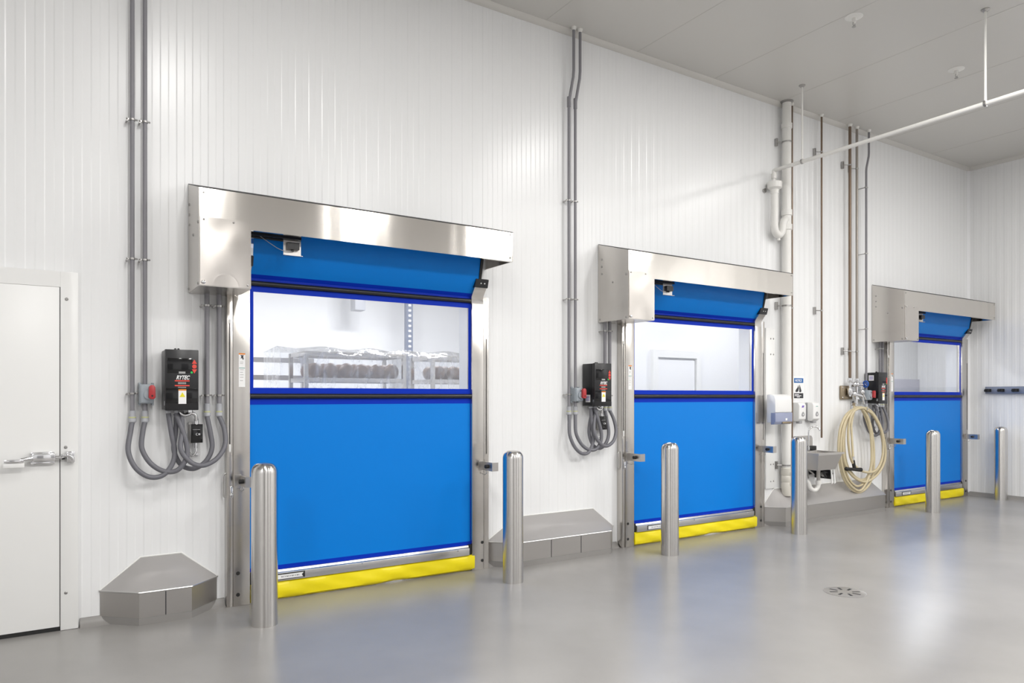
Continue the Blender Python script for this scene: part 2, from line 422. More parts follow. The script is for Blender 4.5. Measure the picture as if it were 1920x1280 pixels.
def roll_up_door(label):
    t = thing('roll_up_door', label, 'roll-up door', (1.05, 0, 0), 'roll-up curtain doors', 'thing')
    # left side column
    mb = MB()
    mb.box(1.05, 1.088, -.076, -.002, .0, 2.36, .002); mb.box(1.091, 1.206, -.082, -.002, 0, 2.36, .003)
    mb.box(1.088, 1.091, -.070, -.01, 0, 2.36)
    col = mb.build('side_column', 'steel', t)
    mb = MB(); mb.box(1.064, 1.071, -.0785, -.074, 1.16, 2.02); mb.build('slot', 'rubber', col)
    mb = MB(); mb.box(1.061, 1.074, -.085, -.075, 1.105, 1.16, .002); mb.build('slot_end', 'white', col)
    mb = MB(); mb.box(1.061, 1.074, -.085, -.075, 2.02, 2.05, .002); mb.build('slot_end', 'white', col)
    for z in (.235, .082): 
        mb = MB(); mb.lathe([(.0135, 0), (.0135, -.002), (.011, -.004)], (1.123, -.0815, z), 16, 'y'); mb.build('plug', 'rubber', col)
    # right side column
    mb = MB()
    mb.box(3.046, 3.160, -.082, -.002, 0, 2.36, .003); mb.box(3.163, 3.214, -.078, -.002, 0, 2.36, .002); mb.box(3.159, 3.164, -.07, -.01, 0, 2.36)
    colr = mb.build('side_column', 'steel', t)
    mb = MB(); mb.box(3.186, 3.192, -.0805, -.076, 1.0, 2.0); mb.build('slot', 'rubber', colr)
    for z in (.235, .078):
        mb = MB(); mb.lathe([(.0135, 0), (.0135, -.002), (.011, -.004)], (3.146, -.0815, z), 16, 'y'); mb.build('plug', 'rubber', colr)
    # bent guides at the top with black caps
    for a, b in ((1.095, 1.206), (3.040, 3.155)):
        mb = MB(); mb.prism([(-.002, 2.30), (-.082, 2.30), (-.083, 2.36), (-.145, 2.44), (-.125, 2.448), (-.06, 2.37), (-.002, 2.37)], 'x', a, b)
        g = mb.build('top_guide', 'steel', t)
        mb = MB(); mb.prism([(-.110, 2.43), (-.148, 2.432), (-.168, 2.500), (-.135, 2.51)], 'x', a-.004, b+.006); cp = mb.build('guide_cap', 'black', g)
        for q in (.05, .085):
            mb = MB(); mb.ball((a+q, -.158, 2.466), .006); mb.build('cap_screw', 'whitemark', cp)
    # side plate and rubber strip beside the roll
    mb = MB(); mb.prism([(-.002, 2.36), (-.08, 2.36), (-.14, 2.50), (-.165, 2.66), (-.165, 2.80), (-.002, 2.80)], 'x', 3.072, 3.082); mb.build('side_plate', 'steel', t)
    mb = MB(); mb.prism([(-.12, 2.44), (-.165, 2.49), (-.205, 2.66), (-.205, 2.78), (-.165, 2.78), (-.145, 2.51)], 'x', 3.064, 3.088); mb.build('edge_strip', 'rubber', t)
    # hood
    F = -.44
    mb = MB()
    mb.prism([(F, 2.62), (F, 2.863), (-.002, 2.985), (-.002, 2.979), (F+.006, 2.858), (F+.006, 2.626), (F+.03, 2.626), (F+.03, 2.62)], 'x', .812, 3.229)
    mb.prism([(-.002, 2.62), (F, 2.62), (F, 2.863), (-.002, 2.985)], 'x', 3.225, 3.231)
    hood = mb.build('hood', 'steel_hood', t)
    mb = MB(); mb.prism([(F-.001, 2.861), (F-.001, 2.866), (-.006, 2.990), (-.006, 2.985)], 'x', .806, 3.231); mb.build('top_gap_shade', 'rubber', hood)  # dark strip standing in for the shaded gap along the hood's top lip
    mb = MB(); mb.prism([(-.002, 2.226), (F, 2.222), (F, 2.863), (-.002, 2.985)], 'x', .806, .812)
    mb.prism([(.812, -.002), (.812, F), (1.131, F), (1.131, -.13), (1.045, -.002)], 'z', 2.222, 2.228)
    mb.box(1.127, 1.131, F, -.14, 2.222, 2.62)
    side = mb.build('motor_housing', 'steel', t)
    mb = MB()
    nx, nz = 16, 20
    grid = [[None]*(nz+1) for _ in range(nx+1)]
    for i in range(nx+1):
        for j in range(nz+1):
            u, v = i/nx, j/nz
            yb = -.446-.0035*(math.sin(math.pi*u)*math.sin(math.pi*v))**2 + .003*math.sin(math.pi*u)**2*(1-v)
            grid[i][j] = mb.b.verts.new((.812+.319*u, yb, 2.226+.446*v))
    for i in range(nx):
        for j in range(nz):
            f = mb.b.faces.new((grid[i][j], grid[i+1][j], grid[i+1][j+1], grid[i][j+1])); f.smooth = True
    r = bmesh.ops.extrude_face_region(mb.b, geom=mb.b.faces[:])
    for v in r['geom']:
        if isinstance(v, bmesh.types.BMVert): v.co.y = -.441
    cov = mb.build('motor_cover', 'steel_cover', t)
    for x, z in ((.835, 2.655), (1.02, 2.655), (1.11, 2.245)): screw(cov, x, -.45, z, .006, 'y', 'chrome', 'screw')
    mb = MB(); mb.ball((.832, -.452, 2.245), .011, (1.3, .6, 1)); mb.build('knob', 'chrome', cov)
    screw(hood, .835, F, 2.83, .007, 'y', 'zinc', 'screw')
    for z in (2.65, 2.84): screw(hood, 3.205, F, z, .007, 'y', 'zinc', 'screw')
    for y, z in ((-.06, 2.83), (-.06, 2.76), (-.06, 2.69), (-.22, 2.59), (-.41, 2.64), (-.03, 2.25), (-.41, 2.24)): screw(side, .806, y, z, .010, 'x')
    # roll drum and curtain
    mb = MB(); mb.lathe([(.125, 0), (.125, 1.94)], (1.12, -.20, 2.80), 40, 'x'); mb.build('roll', 'blue', t)
    def curve(z):   # curtain plane: leans out over the bent guides, then runs up to the roll
        if z <= 2.36: return -.05
        return -.05-(z-2.36)*.11/.14 if z < 2.50 else -.16-(z-2.50)*.04/.22
    x0, x1 = 1.209, 3.066
    def sheet(a, b, zs, m, name, parent, th=.004, dy=0):
        mb = MB(); pts = [(curve(z)+dy, z) for z in zs]
        mb.prism([(y-th/2, z) for y, z in pts]+[(y+th/2, z) for y, z in pts[::-1]], 'x', a, b)
        return mb.build(name, m, parent)
    cur = sheet(x0, x1, [.25, 1.442], 'blue', 'curtain', t)
    sheet(x0, x1, [2.384, 2.5, 2.62, 2.72], 'blue', 'upper_panel', cur)
    sheet(x0, x1, [2.36, 2.372, 2.386], 'navy', 'binding', cur, .006)
    mb = MB()
    mb.box(x0, x1, -.053, -.047, 2.262, 2.365); mb.box(x0, x1, -.053, -.047, 1.440, 1.564)
    mb.box(x0, 1.236, -.0525, -.0475, 1.56, 2.265); mb.box(3.026, x1, -.0525, -.0475, 1.56, 2.265)
    mb.box(x0, x1, -.0525, -.0475, .215, .252); mb.box(3.040, x1, -.0522, -.0478, .25, 1.442)
    mb.build('binding', 'navy', cur)
    sheet(1.234, 3.028, [1.56, 2.268], 'clear', 'window', cur, .003)
    for z in (2.322, 1.502):
        mb = MB(); mb.cyl((x0+.002, -.062, z), (x1-.004, -.062, z), .0195, 16); mb.build('wind_rib', 'black', cur)
    # bottom bar, seal
    mb = MB(); mb.prism([(-.035, .222), (-.072, .222), (-.078, .205), (-.092, .200), (-.092, .140), (-.035, .140)], 'x', 1.235, 3.014, .0015)
    bar = mb.build('bottom_bar', 'alu', t)
    mb = MB(); mb.box(1.209, 1.234, -.07, -.04, .10, .225); mb.build('bar_end', 'rubber', bar)
    mb = MB(); mb.box(3.0145, 3.068, -.07, -.04, .10, .225); mb.build('bar_end', 'rubber', bar)
    mb = MB(); mb.box(1.375, 1.600, -.097, -.092, .150, .196, .002); pl = mb.build('name_plate_frame', 'rubber', bar)
    mb = MB(); mb.prism([(1.382, .156), (1.585, .156), (1.575, .172), (1.588, .188), (1.382, .188)], 'y', -.0995, -.097); mb.build('name_plate', 'whitemark', pl)
    mb = MB()
    for k in range(11): mb.box(1.425+k*.0125, 1.425+k*.0125+(.004 if k % 3 else .007), -.1005, -.0995, .169, .176)
    mb.build('plate_marks', 'darkmark', pl)
    for x in (2.05, 2.90): screw(bar, x, -.092, .19, .006, 'y', 'chrome', 'screw')
    mb = MB()
    n = 60; rows = 9; G = []
    rnd = random.Random(3)
    ph = [rnd.random()*6 for _ in range(4)]
    for i in range(n+1):
        x = 1.212+(3.068-1.212)*i/n; row = []
        for j in range(rows):
            a = math.pi*j/(rows-1); z = .142*(1-j/(rows-1))+.003
            w_ = .004*math.sin(x*9+ph[0]+j*.5)+.003*math.sin(x*21+ph[1]-j)
            lift = .010*math.exp(-((x-2.35)/.10)**2) if j > rows-3 else 0
            row.append(mb.b.verts.new((x, -.060-.030*max(math.sin(a), 0)**.22+w_*math.sin(a), z+lift)))
        G.append(row)
    for i in range(n):
        for j in range(rows-1):
            f = mb.b.faces.new((G[i][j], G[i+1][j], G[i+1][j+1], G[i][j+1])); f.smooth = True
    r = bmesh.ops.extrude_face_region(mb.b, geom=mb.b.faces[:])
    for v in r['geom']:
        if isinstance(v, bmesh.types.BMVert): v.co.y = -.045
    mb.build('bottom_seal', 'yellow', t)
    # photo-eye brackets on the columns
    for xb in (1.140, 3.150):
        mb = MB(); mb.box(xb, xb+.006, -.235, -.08, .862, .936); mb.box(xb, xb+.062, -.241, -.235, .862, .936); mb.box(xb-.04, xb+.006, -.088, -.082, .86, .94)
        bk = mb.build('sensor_bracket', 'steel_matte', t)
        mb = MB(); mb.lathe([(.016, 0), (.016, -.03), (.011, -.032)], (xb, -.175, .90), 16, 'x'); mb.build('photo_eye', 'rubber', bk)
        mb = MB(); mb.tube(cr([(xb+.01, -.12, .862), (xb+.012, -.13, .84), (xb, -.11, .825), (xb-.02, -.085, .84)]), .003, 8); mb.build('sensor_wire', 'zinc', bk)
    mb = MB(); mb.ball((1.078, -.088, .80), .013); mb.box(1.068, 1.09, -.086, -.076, .78, .86, .003); mb.build('roller_stop', 'chrome', t)
    mb = MB(); mb.tube(cr([(1.049, -.04, .95), (1.034, -.04, .94), (1.030, -.04, .90), (1.030, -.04, .83), (1.034, -.04, .79), (1.049, -.04, .78)]), .006, 10); mb.build('pull_handle', 'alu', t)
    # warning stickers on the left column
    mb = MB(); mb.box(1.128, 1.172, -.0832, -.082, 1.568, 1.810); st = mb.build('warning_sticker', 'whitemark', t)
    mb = MB(); mb.box(1.128, 1.172, -.0840, -.0832, 1.800, 1.810); mb.build('orange_band', 'orange', st)
    mb = MB(); mb.prism([(1.138, 1.796), (1.164, 1.796), (1.158, 1.787), (1.162, 1.768), (1.156, 1.762), (1.150, 1.776), (1.140, 1.770), (1.146, 1.786)], 'y', -.0840, -.0832); mb.build('pictogram', 'darkmark', st)
    mb = MB(); mb.box(1.130, 1.170, -.0840, -.0832, 1.702, 1.706); mb.build('green_line', 'tealmark', st)
    for z in (1.745, 1.735, 1.69, 1.672, 1.654, 1.636, 1.612):
        mb = MB(); mb.box(1.136, 1.136+random.uniform(.02, .03), -.0838, -.0832, z, z+.003); mb.build('text_line', 'greymark', st)
    # motion sensor under the hood
    mb = MB(); mb.box(1.135, 1.50, -.345, -.325, 2.612, 2.650); mb.box(1.135, 1.48, -.30, -.285, 2.60, 2.64); rl = mb.build('sensor_rail', 'black', t)
    mb = MB(); mb.box(1.384, 1.508, -.304, -.300, 2.502, 2.625); mb.box(1.384, 1.515, -.33, -.30, 2.500, 2.504); pb = mb.build('sensor_plate', 'steel_matte', t)
    mb = MB(); mb.box(1.402, 1.488, -.34, -.304, 2.543, 2.592); mb.box(1.44, 1.452, -.325, -.304, 2.530, 2.545); mb.build('motion_sensor', 'black', pb)
    mb = MB(); mb.tube(cr([(1.20, -.31, 2.63), (1.27, -.312, 2.585), (1.35, -.315, 2.54), (1.41, -.318, 2.527), (1.446, -.318, 2.535)]), .0022, 8); mb.build('sensor_wire', 'greyp', pb)
    return t
d1 = roll_up_door('nearest blue roll-up door, with wrapped carts seen through its clear window')
bpy.context.view_layer.update()
d2 = dup(d1, (DX[1], 0, 0), 'middle blue roll-up door, a white door seen through its clear window')
d3 = dup(d1, (DX[2], 0, 0), 'farthest blue roll-up door, beside the corner of the room')

# ------------------------------------------------------------------ bollards
def bollard(x, y, label):
    mb = MB(); prof = [(.084, 0), (.084, 1.0)]
    for k in range(1, 9):
        a = R(90*k/8); prof.append((.034+.05*math.cos(a), 1.0+.062*math.sin(a)))
    prof.append((.012, 1.0645))
    mb.lathe(prof, (x, y, 0), 48)
    o = mb.build('bollard', 'bollard', None)
    me = o.data
    for v in me.vertices: v.co -= Vector((x, y, 0))
    o.location = (x, y, 0)
    return tag(o, label, 'bollard', 'stainless steel bollards')
bollard(1.181, -.603, 'stainless bollard in front of the left edge of the nearest roll-up door')
bollard(3.148, -.572, 'stainless bollard at the right edge of the nearest roll-up door')
bollard(4.944, -.535, 'stainless bollard in front of the left part of the middle roll-up door')
bollard(6.883, -.55, 'stainless bollard in front of the wall-mounted hand sink')
bollard(9.612, -.583, 'stainless bollard in front of the farthest roll-up door')
bollard(11.60, -.53, 'stainless bollard in the far corner, under the hook rail')

# ------------------------------------------------------------------ sloped steel-capped curbs
def curb(label, xa, xb, xc, xd, ta, tb, joints, zt=.41, zf=.218, yf=-.20):
    """wall foot xa..xd, front xb..xc at yf, top edge ta..tb on the wall"""
    t = thing('wall_curb', label, 'curb', (xa, 0, 0), 'steel-clad curbs')
    z0 = .05
    mb = MB()
    b = mb.b
    def V(x, y, z): return b.verts.new((x, y, z))
    A0, B0, C0, D0 = V(xa, -.003, z0), V(xb, yf, z0), V(xc, yf, z0), V(xd, -.003, z0)
    A1, B1, C1, D1 = V(xa, -.003, zf), V(xb, yf, zf), V(xc, yf, zf), V(xd, -.003, zf)
    T0, T1 = V(ta, -.003, zt), V(tb, -.003, zt)
    for f in ((A0, B0, B1, A1), (B0, C0, C1, B1), (C0, D0, D1, C1)): b.faces.new(f)
    mb.build('side_cladding', 'steel_matte', t)
    mb = MB(); b = mb.b
    def V(x, y, z): return b.verts.new((x, y, z))
    e = .006
    A1, B1, C1, D1 = V(xa-e, -.003, zf+.002), V(xb-e*.5, yf-e, zf+.002), V(xc+e*.5, yf-e, zf+.002), V(xd+e, -.003, zf+.002)
    T0, T1 = V(ta, -.003, zt), V(tb, -.003, zt)
    for f in ((A1, B1, T0), (B1, C1, T1, T0), (C1, D1, T1)): b.faces.new(f)
    for p, q in ((A1, B1), (B1, C1), (C1, D1)):
        p2, q2 = V(p.co.x, p.co.y, zf-.010), V(q.co.x, q.co.y, zf-.010)
        b.faces.new((p, q, q2, p2))
    mb.build('sloped_cap', 'curbcap', t)
    mb = MB(); mb.tube([(xa-.004, -.004, zf), (ta, -.004, zt+.002), (tb, -.004, zt+.002), (xd+.004, -.004, zf)], .006, 8); mb.build('sealant_bead', 'sealant', t)
    mb = MB(); mb.prism([(xa, -.002), (xb, yf+.001), (xc, yf+.001), (xd, -.002)], 'z', 0, z0)
    mb.build('epoxy_foot', 'cove', t)
    mb = MB(); mb.tube([(xa-.004, -.006, zf-.002), (xb-.002, yf-.005, zf-.002), (xc+.002, yf-.005, zf-.002), (xd+.004, -.006, zf-.002)], .006, 8); mb.build('edge_highlight', 'alu', t)  # bright tube added as the highlight along the cap's front edge
    for x in joints:
        mb = MB(); mb.box(x-.003, x+.003, yf-.0015, yf+.01, z0, zf); mb.build('joint', 'darkmark', t)
    return t
M['curbcap'] = steel('satin_stainless_cap', (.50, .485, .48), .45, .3, .02); M['curbcap'].node_tree.nodes['Principled BSDF'].inputs['Metallic'].default_value = .55
curb('small steel-clad sloped curb on the floor below the leftmost control box', .27, .482, .80, .995, .507, .763, (.64,))
curb('steel-clad sloped curb between the nearest and middle roll-up doors', 3.235, 3.42, 4.50, 4.69, 3.54, 4.44, (3.80, 4.14))
curb('longest steel-clad sloped curb, under the hand sink and hose', 6.965, 7.13, 9.18, 9.40, 7.17, 9.10, ())

# ------------------------------------------------------------------ floor drain
t = thing('floor_drain', 'round slotted stainless drain cover set in the floor', 'floor drain', (5.12, -2.21, 0))
dx, dy = 5.12, -2.21
mb = MB(); mb.lathe([(.152, 0.0005), (.152, .002), (.145, .003), (.01, .003)], (dx, dy, 0), 48); mb.build('cover', 'steel_matte', t)
for k in range(8):
    a = R(45*k+12); ca, sa = math.cos(a), math.sin(a)
    mb = MB(); pts = []
    for u, v in ((.055, -.008), (.115, -.010), (.115, .010), (.055, .008)): pts.append((dx+u*ca-v*sa, dy+u*sa+v*ca))
    mb.prism(pts, 'z', .0031, .0036); mb.build('slot', 'rubber', t)

# ------------------------------------------------------------------ personnel door at the left edge
mb = MB()
mb.box(.048, .146, -.035, .0, .002, 2.30, .002); mb.box(-1.25, .048, -.035, 0, 2.20, 2.30, .0); mb.box(-1.35, -1.25, -.035, 0, .002, 2.30, .003)
fr = struct(mb.build('door_1', 'white'), 'flush white personnel door with a chrome latch at the left edge')
mb = MB(); mb.box(-1.249, .0435, -.032, -.002, .028, 2.1995, .001); leaf = mb.build('door_leaf', 'white', fr)
mb = MB(); mb.box(-1.245, .0465, -.026, -.001, 0.001, .027); mb.build('bottom_gap_seal', 'rubber', fr)
mb = MB(); mb.box(.0437, .0477, -.02, -.001, .03, 2.196); mb.build('edge_gasket', 'rubber', fr)
for z, x in ((2.125, .082), (1.174, .077), (.24, .078)): screw(fr, x, -.035, z, .010, 'y', 'zinc', 'screw')
mb = MB(); mb.box(-.105, .022, -.078, -.030, 1.088, 1.142, .006); mb.box(-.11, .015, -.062, -.03, 1.135, 1.150, .004); mb.box(-.11, .018, -.062, -.03, 1.072, 1.090, .004)
mb.cyl((.022, -.062, 1.113), (.055, -.062, 1.113), .013); la = mb.build('latch', 'chrome', leaf)
mb = MB(); mb.tube([(-.105, -.075, 1.112), (-.14, -.088, 1.110), (-.16, -.092, 1.108)], [.02, .014, .012], 12); mb.box(-.245, -.145, -.106, -.086, 1.090, 1.112, .005); mb.build('lever', 'chrome', leaf)
mb = MB(); mb.box(-.25, -.14, -.10, -.088, 1.060, 1.090, .004); mb.build('lever_pad', 'white', leaf)
mb = MB(); mb.box(.080, .126, -.078, -.035, 1.075, 1.150, .007); mb.tube(cr([(.055, -.06, 1.113), (.075, -.085, 1.125), (.10, -.085, 1.12), (.118, -.082, 1.095)]), .011, 12); mb.build('strike', 'chrome', fr)
mb = MB(); mb.box(.054, .072, -.066, -.035, 1.098, 1.128); mb.build('strike_slot', 'black', fr)

# ------------------------------------------------------------------ conduits, boxes, hoses
def clamp(parent, x, y, z, r=.019, both=True):
    mb = MB()
    mb.lathe([(r, -.006), (r+.003, -.006), (r+.003, .006), (r, .006)], (x, y, z), 18)
    mb.box(x-r-.016, x-r+.002, y-.006, y+.006, z-.006, z+.006)
    mb.box(x-r-.020, x-r-.010, y-.005, -.001, z-.012, z-.002)
    mb.ball((x-r-.016, y-.008, z), .0055); mb.ball((x+r+.010, y-.002, z+.001), .0065)
    return mb.build('pipe_clamp', 'zinc', parent)
def coupler(parent, x, y, z0, z1, r=.021):
    mb = MB(); mb.lathe([(r-.003, z1), (r, z1-.002), (r, z0+.03), (r-.002, z0+.028)], (x, y, 0), 18); o = mb.build('coupling', 'fitting', parent)
    mb = MB(); mb.lathe([(r+.001, z0+.03), (r+.004, z0+.026), (r+.004, z0+.006), (r-.002, z0)], (x, y, 0), 18); mb.build('gland', 'fitting', parent)
    mb = MB(); mb.lathe([(r-.001, z0+.040), (r+.002, z0+.038), (r+.002, z0+.031), (r-.001, z0+.030)], (x, y, 0), 18); mb.build('ring', 'ring', parent)
    return o

def conduit(label, x, y, z0, z1, clamps, r=.0138, group=None, m='conduit', jog=None, flange=True, mid=None):
    t = thing('conduit', label, 'conduit', (x, y, z0), group)
    pts = [(x, y, z0)]
    if jog: pts += [(x, y, z1-jog[2]), *[(x+jog[0]*s, y+jog[1]*s, z1-jog[2]+(jog[3])*u) for s, u in ((.1, .2), (.5, .5), (.9, .8), (1, 1))], (x+jog[0], y+jog[1], z1)]
    else: pts += [(x, y, z1)]
    mb = MB(); mb.tube(pts, r, 16); mb.build('pipe', m, t)
    if flange:
        fx, fy = (x+jog[0], y+jog[1]) if jog else (x, y)
        mb = MB(); mb.lathe([(r+.012, z1), (r+.010, z1-.012), (r+.004, z1-.03), (r, z1-.03)], (fx, fy, 0), 18); mb.build('ceiling_collar', 'pvc', t)
    for z in clamps: clamp(t, x, y, z, r+.003)
    if mid: 
        mb = MB(); mb.lathe([(r, mid-.05), (r+.004, mid-.048), (r+.004, mid+.048), (r, mid+.05)], (x, y, 0), 18); mb.build('sleeve', m, t)
    return t

def station(k, dx, xdz, words):
    """conduits, isolator, control box and flexible conduits beside one roll-up door"""
    near = words
    g = 'grey conduits to the ceiling'
    X1, X2 = .455+dx, .531+dx
    jog = (.03, -.035, .75, .35)
    if k < 2:
        c1 = conduit('grey vertical conduit left of its twin, reaching the ceiling left of the %s roll-up door' % near, X1, -.05, 1.40, H, (3.35, 2.42, 1.52), group=g, jog=jog if k else None, mid=4.28 if k else None)
        coupler(c1, X1, -.05, 1.325, 1.405)
    y2 = -.05 if k < 2 else -.09
    c2 = conduit(('grey vertical conduit reaching the ceiling from the red-handled switch by the %s roll-up door' % near), X2+xdz, y2, 1.57, H, (3.35, 2.42) if k < 2 else (4.22, 3.36, 2.38), group=g, jog=jog if k == 1 else ((.06, 0, .55, .25) if k == 2 else None), mid=4.28 if k == 1 else None)
    # isolator switch
    sx = xdz+dx
    t = thing('isolator_switch', 'light grey isolator box with a red handle beside the %s control box' % near, 'isolator switch', (.536+sx, 0, 1.45), 'red-handled isolator switches')
    y0 = -.02 if k < 2 else -.055
    mb = MB(); mb.box(.494+sx, .578+sx, y0-.078, y0, 1.452, 1.582, .006)
    for a in (.494, .572):
        for z in (1.448, 1.58): mb.box(a+sx, a+.014+sx, y0-.02, -.001, z-.008, z+.012)
    bx = mb.build('box', 'box_grey', t)
    mb = MB(); mb.box(.500+sx, .580+sx, y0-.088, y0-.078, 1.458, 1.576, .004); mb.lathe([(.034, y0-.086), (.034, y0-.102), (.028, y0-.104)], (.552+sx, 0, 1.512), 24, 'y'); mb.build('cover', 'box_grey', bx)
    mb = MB(); mb.prism([(.532, 1.492), (.542, 1.482), (.564, 1.482), (.573, 1.494), (.571, 1.562), (.561, 1.576), (.543, 1.576), (.533, 1.562)], 'y', y0-.135, y0-.104, .004)
    for v in mb.b.verts: v.co.x += sx+.012
    hd = mb.build('handle', 'red', t)
    mb = MB(); mb.lathe([(.006, 0), (.006, -.0015)], (.564+sx, y0-.1352, 1.504), 12, 'y'); mb.build('keyhole', 'black', hd)
    # stub and coupling below the isolator
    mb = MB(); mb.tube([(X2+xdz, y2, 1.46), (X2+xdz, y2, 1.40)], .0155, 16); mb.build('stub', 'conduit', t)
    coupler(t, X2+xdz, y2, 1.325, 1.405)
    # control box
    ex = dx if k < 2 else dx
    ox = {0: 0, 1: 3.667-dx, 2: 8.395-dx}[k] + ex
    xa, xb, za, zb, yf = .638+ox, .840+ox, 1.410, 1.812, -.20
    t = thing('control_box', 'black control box with red arrow buttons left of the %s roll-up door' % near, 'control box', (xa, 0, za), 'black door control boxes')
    mb = MB(); mb.box(xa, xb, -.165, -.012, za, zb, .004); mb.box(xa+.03, xb-.03, -.012, -.001, za+.03, zb-.03); b0 = mb.build('enclosure', 'black', t)
    mb = MB(); mb.box(xa-.003, xb+.003, yf, -.166, za-.003, zb+.003, .005); cv = mb.build('cover', 'black', t)
    mb = MB(); mb.box(xa+.012, xb-.035, yf-.0015, yf, zb-.155, zb-.055, .0005); mb.build('display_window', 'black_gloss', cv)
    mb = MB(); mb.box(xa+.003, xb-.003, yf-.0012, yf, za+.045, za+.145, .0005); mb.build('lower_panel', 'black_gloss', cv)
    Wd, Hd = xb-xa, zb-za
    fx = lambda u: xa+Wd*u
    fz = lambda v: zb-Hd*v
    def pr(pts, m, nm): 
        mb = MB(); mb.prism([(fx(a), fz(b)) for a, b in pts], 'y', yf-.003, yf-.0005); return mb.build(nm, m, cv)
    pr([(.80, .226), (.96, .226), (.88, .155)], 'redmark', 'up_button')
    mb = MB(); mb.lathe([(.0142, yf-.0005), (.0142, yf-.003), (.012, yf-.0035)], (fx(.88), 0, fz(.272)), 20, 'y'); mb.build('stop_button', 'redmark', cv)
    pr([(.80, .318), (.96, .318), (.88, .389)], 'redmark', 'down_button')
    mb = MB(); mb.lathe([(.0075, yf-.0005), (.0075, yf-.003)], (fx(.795), 0, fz(.372)), 14, 'y'); mb.build('status_lamp', 'greenlamp', cv)
    text('lettering', 'RYTEC', .037, fx(.32), yf-.001, fz(.49), 'whitemark', cv, .35, .72, .0012)
    for v0, v1 in ((.505, .525), (.585, .605)): pr([(.28, v0), (.73, v0), (.73, v1), (.28, v1)], 'redmark', 'red_stripe')
    pr([(.40, .36), (.60, .36), (.60, .395), (.40, .395)], 'greymark', 'small_plate')
    for v0, v1, a, b in ((.538, .57, .38, .63), (.615, .632, .38, .63)):
        mb = MB()
        n = 9
        for q in range(n): 
            u = a+(b-a)*q/n
            mb.box(fx(u), fx(u+(b-a)/n*.72), yf-.002, yf-.0005, fz(v1), fz(v0))
        mb.build('small_lettering', 'greymark', cv)
    s = pr([(.39, .655), (.63, .655), (.63, .90), (.39, .90)], 'whitemark', 'warning_sticker')
    def pr2(pts, m, nm):
        mb = MB(); mb.prism([(fx(a), fz(b)) for a, b in pts], 'y', yf-.0042, yf-.003); return mb.build(nm, m, s)
    pr2([(.39, .655), (.63, .655), (.63, .678), (.39, .678)], 'orange', 'orange_band')
    pr2([(.42, .785), (.60, .785), (.51, .705)], 'yellowmark', 'warning_triangle')
    mb = MB(); mb.ball((xa+.07, -.12, zb+.008), .008); mb.ball((xa+.09, -.12, zb+.008), .008); mb.build('top_plug', 'rubber', t)
    mb = MB(); mb.box(xa-.0042, xa-.003, -.19, -.17, za+.03, za+.06); mb.build('side_latch', 'chrome', t)
    if k > 0:
        z1 = za+.02 if k == 1 else zb-.12
        mb = MB(); mb.box(xa-.0055, xa-.004, -.135, -.065, z1+.015, z1+.085); sl = mb.build('side_label', 'whitemark', t)
        mb = MB()
        for q in range(4): mb.box(xa-.0065, xa-.0055, -.125, -.075, z1+.03+q*.012, z1+.035+q*.012)
        mb.build('label_lines', 'purplemark', sl)
    gx = [xa+.03, xa+.075, xa+.125]
    mb = MB()
    for x in gx[:2]: mb.lathe([(.017, za-.022), (.019, za-.02), (.019, za-.006), (.015, za-.003)], (x, -.10, 0), 16)
    mb.build('cable_glands', 'fitting', t)
    mb = MB(); mb.tube(cr([(xa+.105, -.10, za-.004), (xa+.11, -.105, za-.028), (xa+.135, -.105, za-.038), (xa+.165, -.10, za-.030)]), .013, 12); mb.lathe([(.017, za-.02), (.017, za)], (xa+.165, -.10, 0), 14); mb.build('elbow_gland', 'chrome', t)
    # two conduits from the hood down to couplings
    for q, x in enumerate((.921, 1.002)):
        ccx = x+dx-(.025 if k else 0) - (.02 if (k and q) else 0)
        c = thing('conduit', '%s of the two grey conduits under the hood of the %s roll-up door' % (('left', 'right')[q], near), 'conduit', (ccx, -.05, 1.4), 'grey conduits under the hoods')
        mb = MB(); mb.tube([(ccx, -.05, 1.44), (ccx, -.05, 2.224)], .0165, 16); mb.build('pipe', 'conduit', c)
        coupler(c, ccx, -.05, 1.358, 1.45)
        clamp(c, ccx, -.05, 1.508, .0195); clamp(c, ccx, -.05, 2.14, .0195)
    # flexible conduits
    ax, bx_ = .921+dx-(.025 if k else 0), 1.002+dx-(.045 if k else 0)
    o_ = dx if k < 2 else dx+xdz*.4
    hg = 'grey flexible conduits'
    def hose(pts, nm, lab, r=.0165):
        mb = MB(); mb.tube(cr(pts, 10), r, 14); o = mb.build('flexible_conduit', 'hose_grey', None)
        return tag(o, lab, 'flexible conduit', hg)
    hx = X1 if k < 2 else X1+xdz
    if k < 2:
        hose([(X1, -.05, 1.335), (X1-.012, -.07, 1.27), (X1-.028, -.10, 1.14), (X1+.012, -.12, 1.03), (X1+.09, -.125, .965), (X1+.175, -.12, .968), (X1+.235, -.11, 1.04), (X1+.252, -.10, 1.13), (X1+.232, -.10, 1.25), (gx[0], -.10, 1.385)], 'h', 'outermost grey hose loop from the left conduit to the %s control box' % near)
    hose([(X2+xdz, y2, 1.335), (X2+xdz-.016, -.07, 1.26), (X2+xdz-.022, -.09, 1.15), (X2+xdz+.03, -.105, 1.05), (X2+xdz+.11, -.115, .995), (X2+xdz+.19, -.13, 1.0), (X2+xdz+.245, -.135, 1.08), (X2+xdz+.245, -.13, 1.18), (X2+xdz+.215, -.12, 1.29), (gx[1], -.10, 1.385)], 'h', 'grey hose loop from the isolator switch to the %s control box' % near)
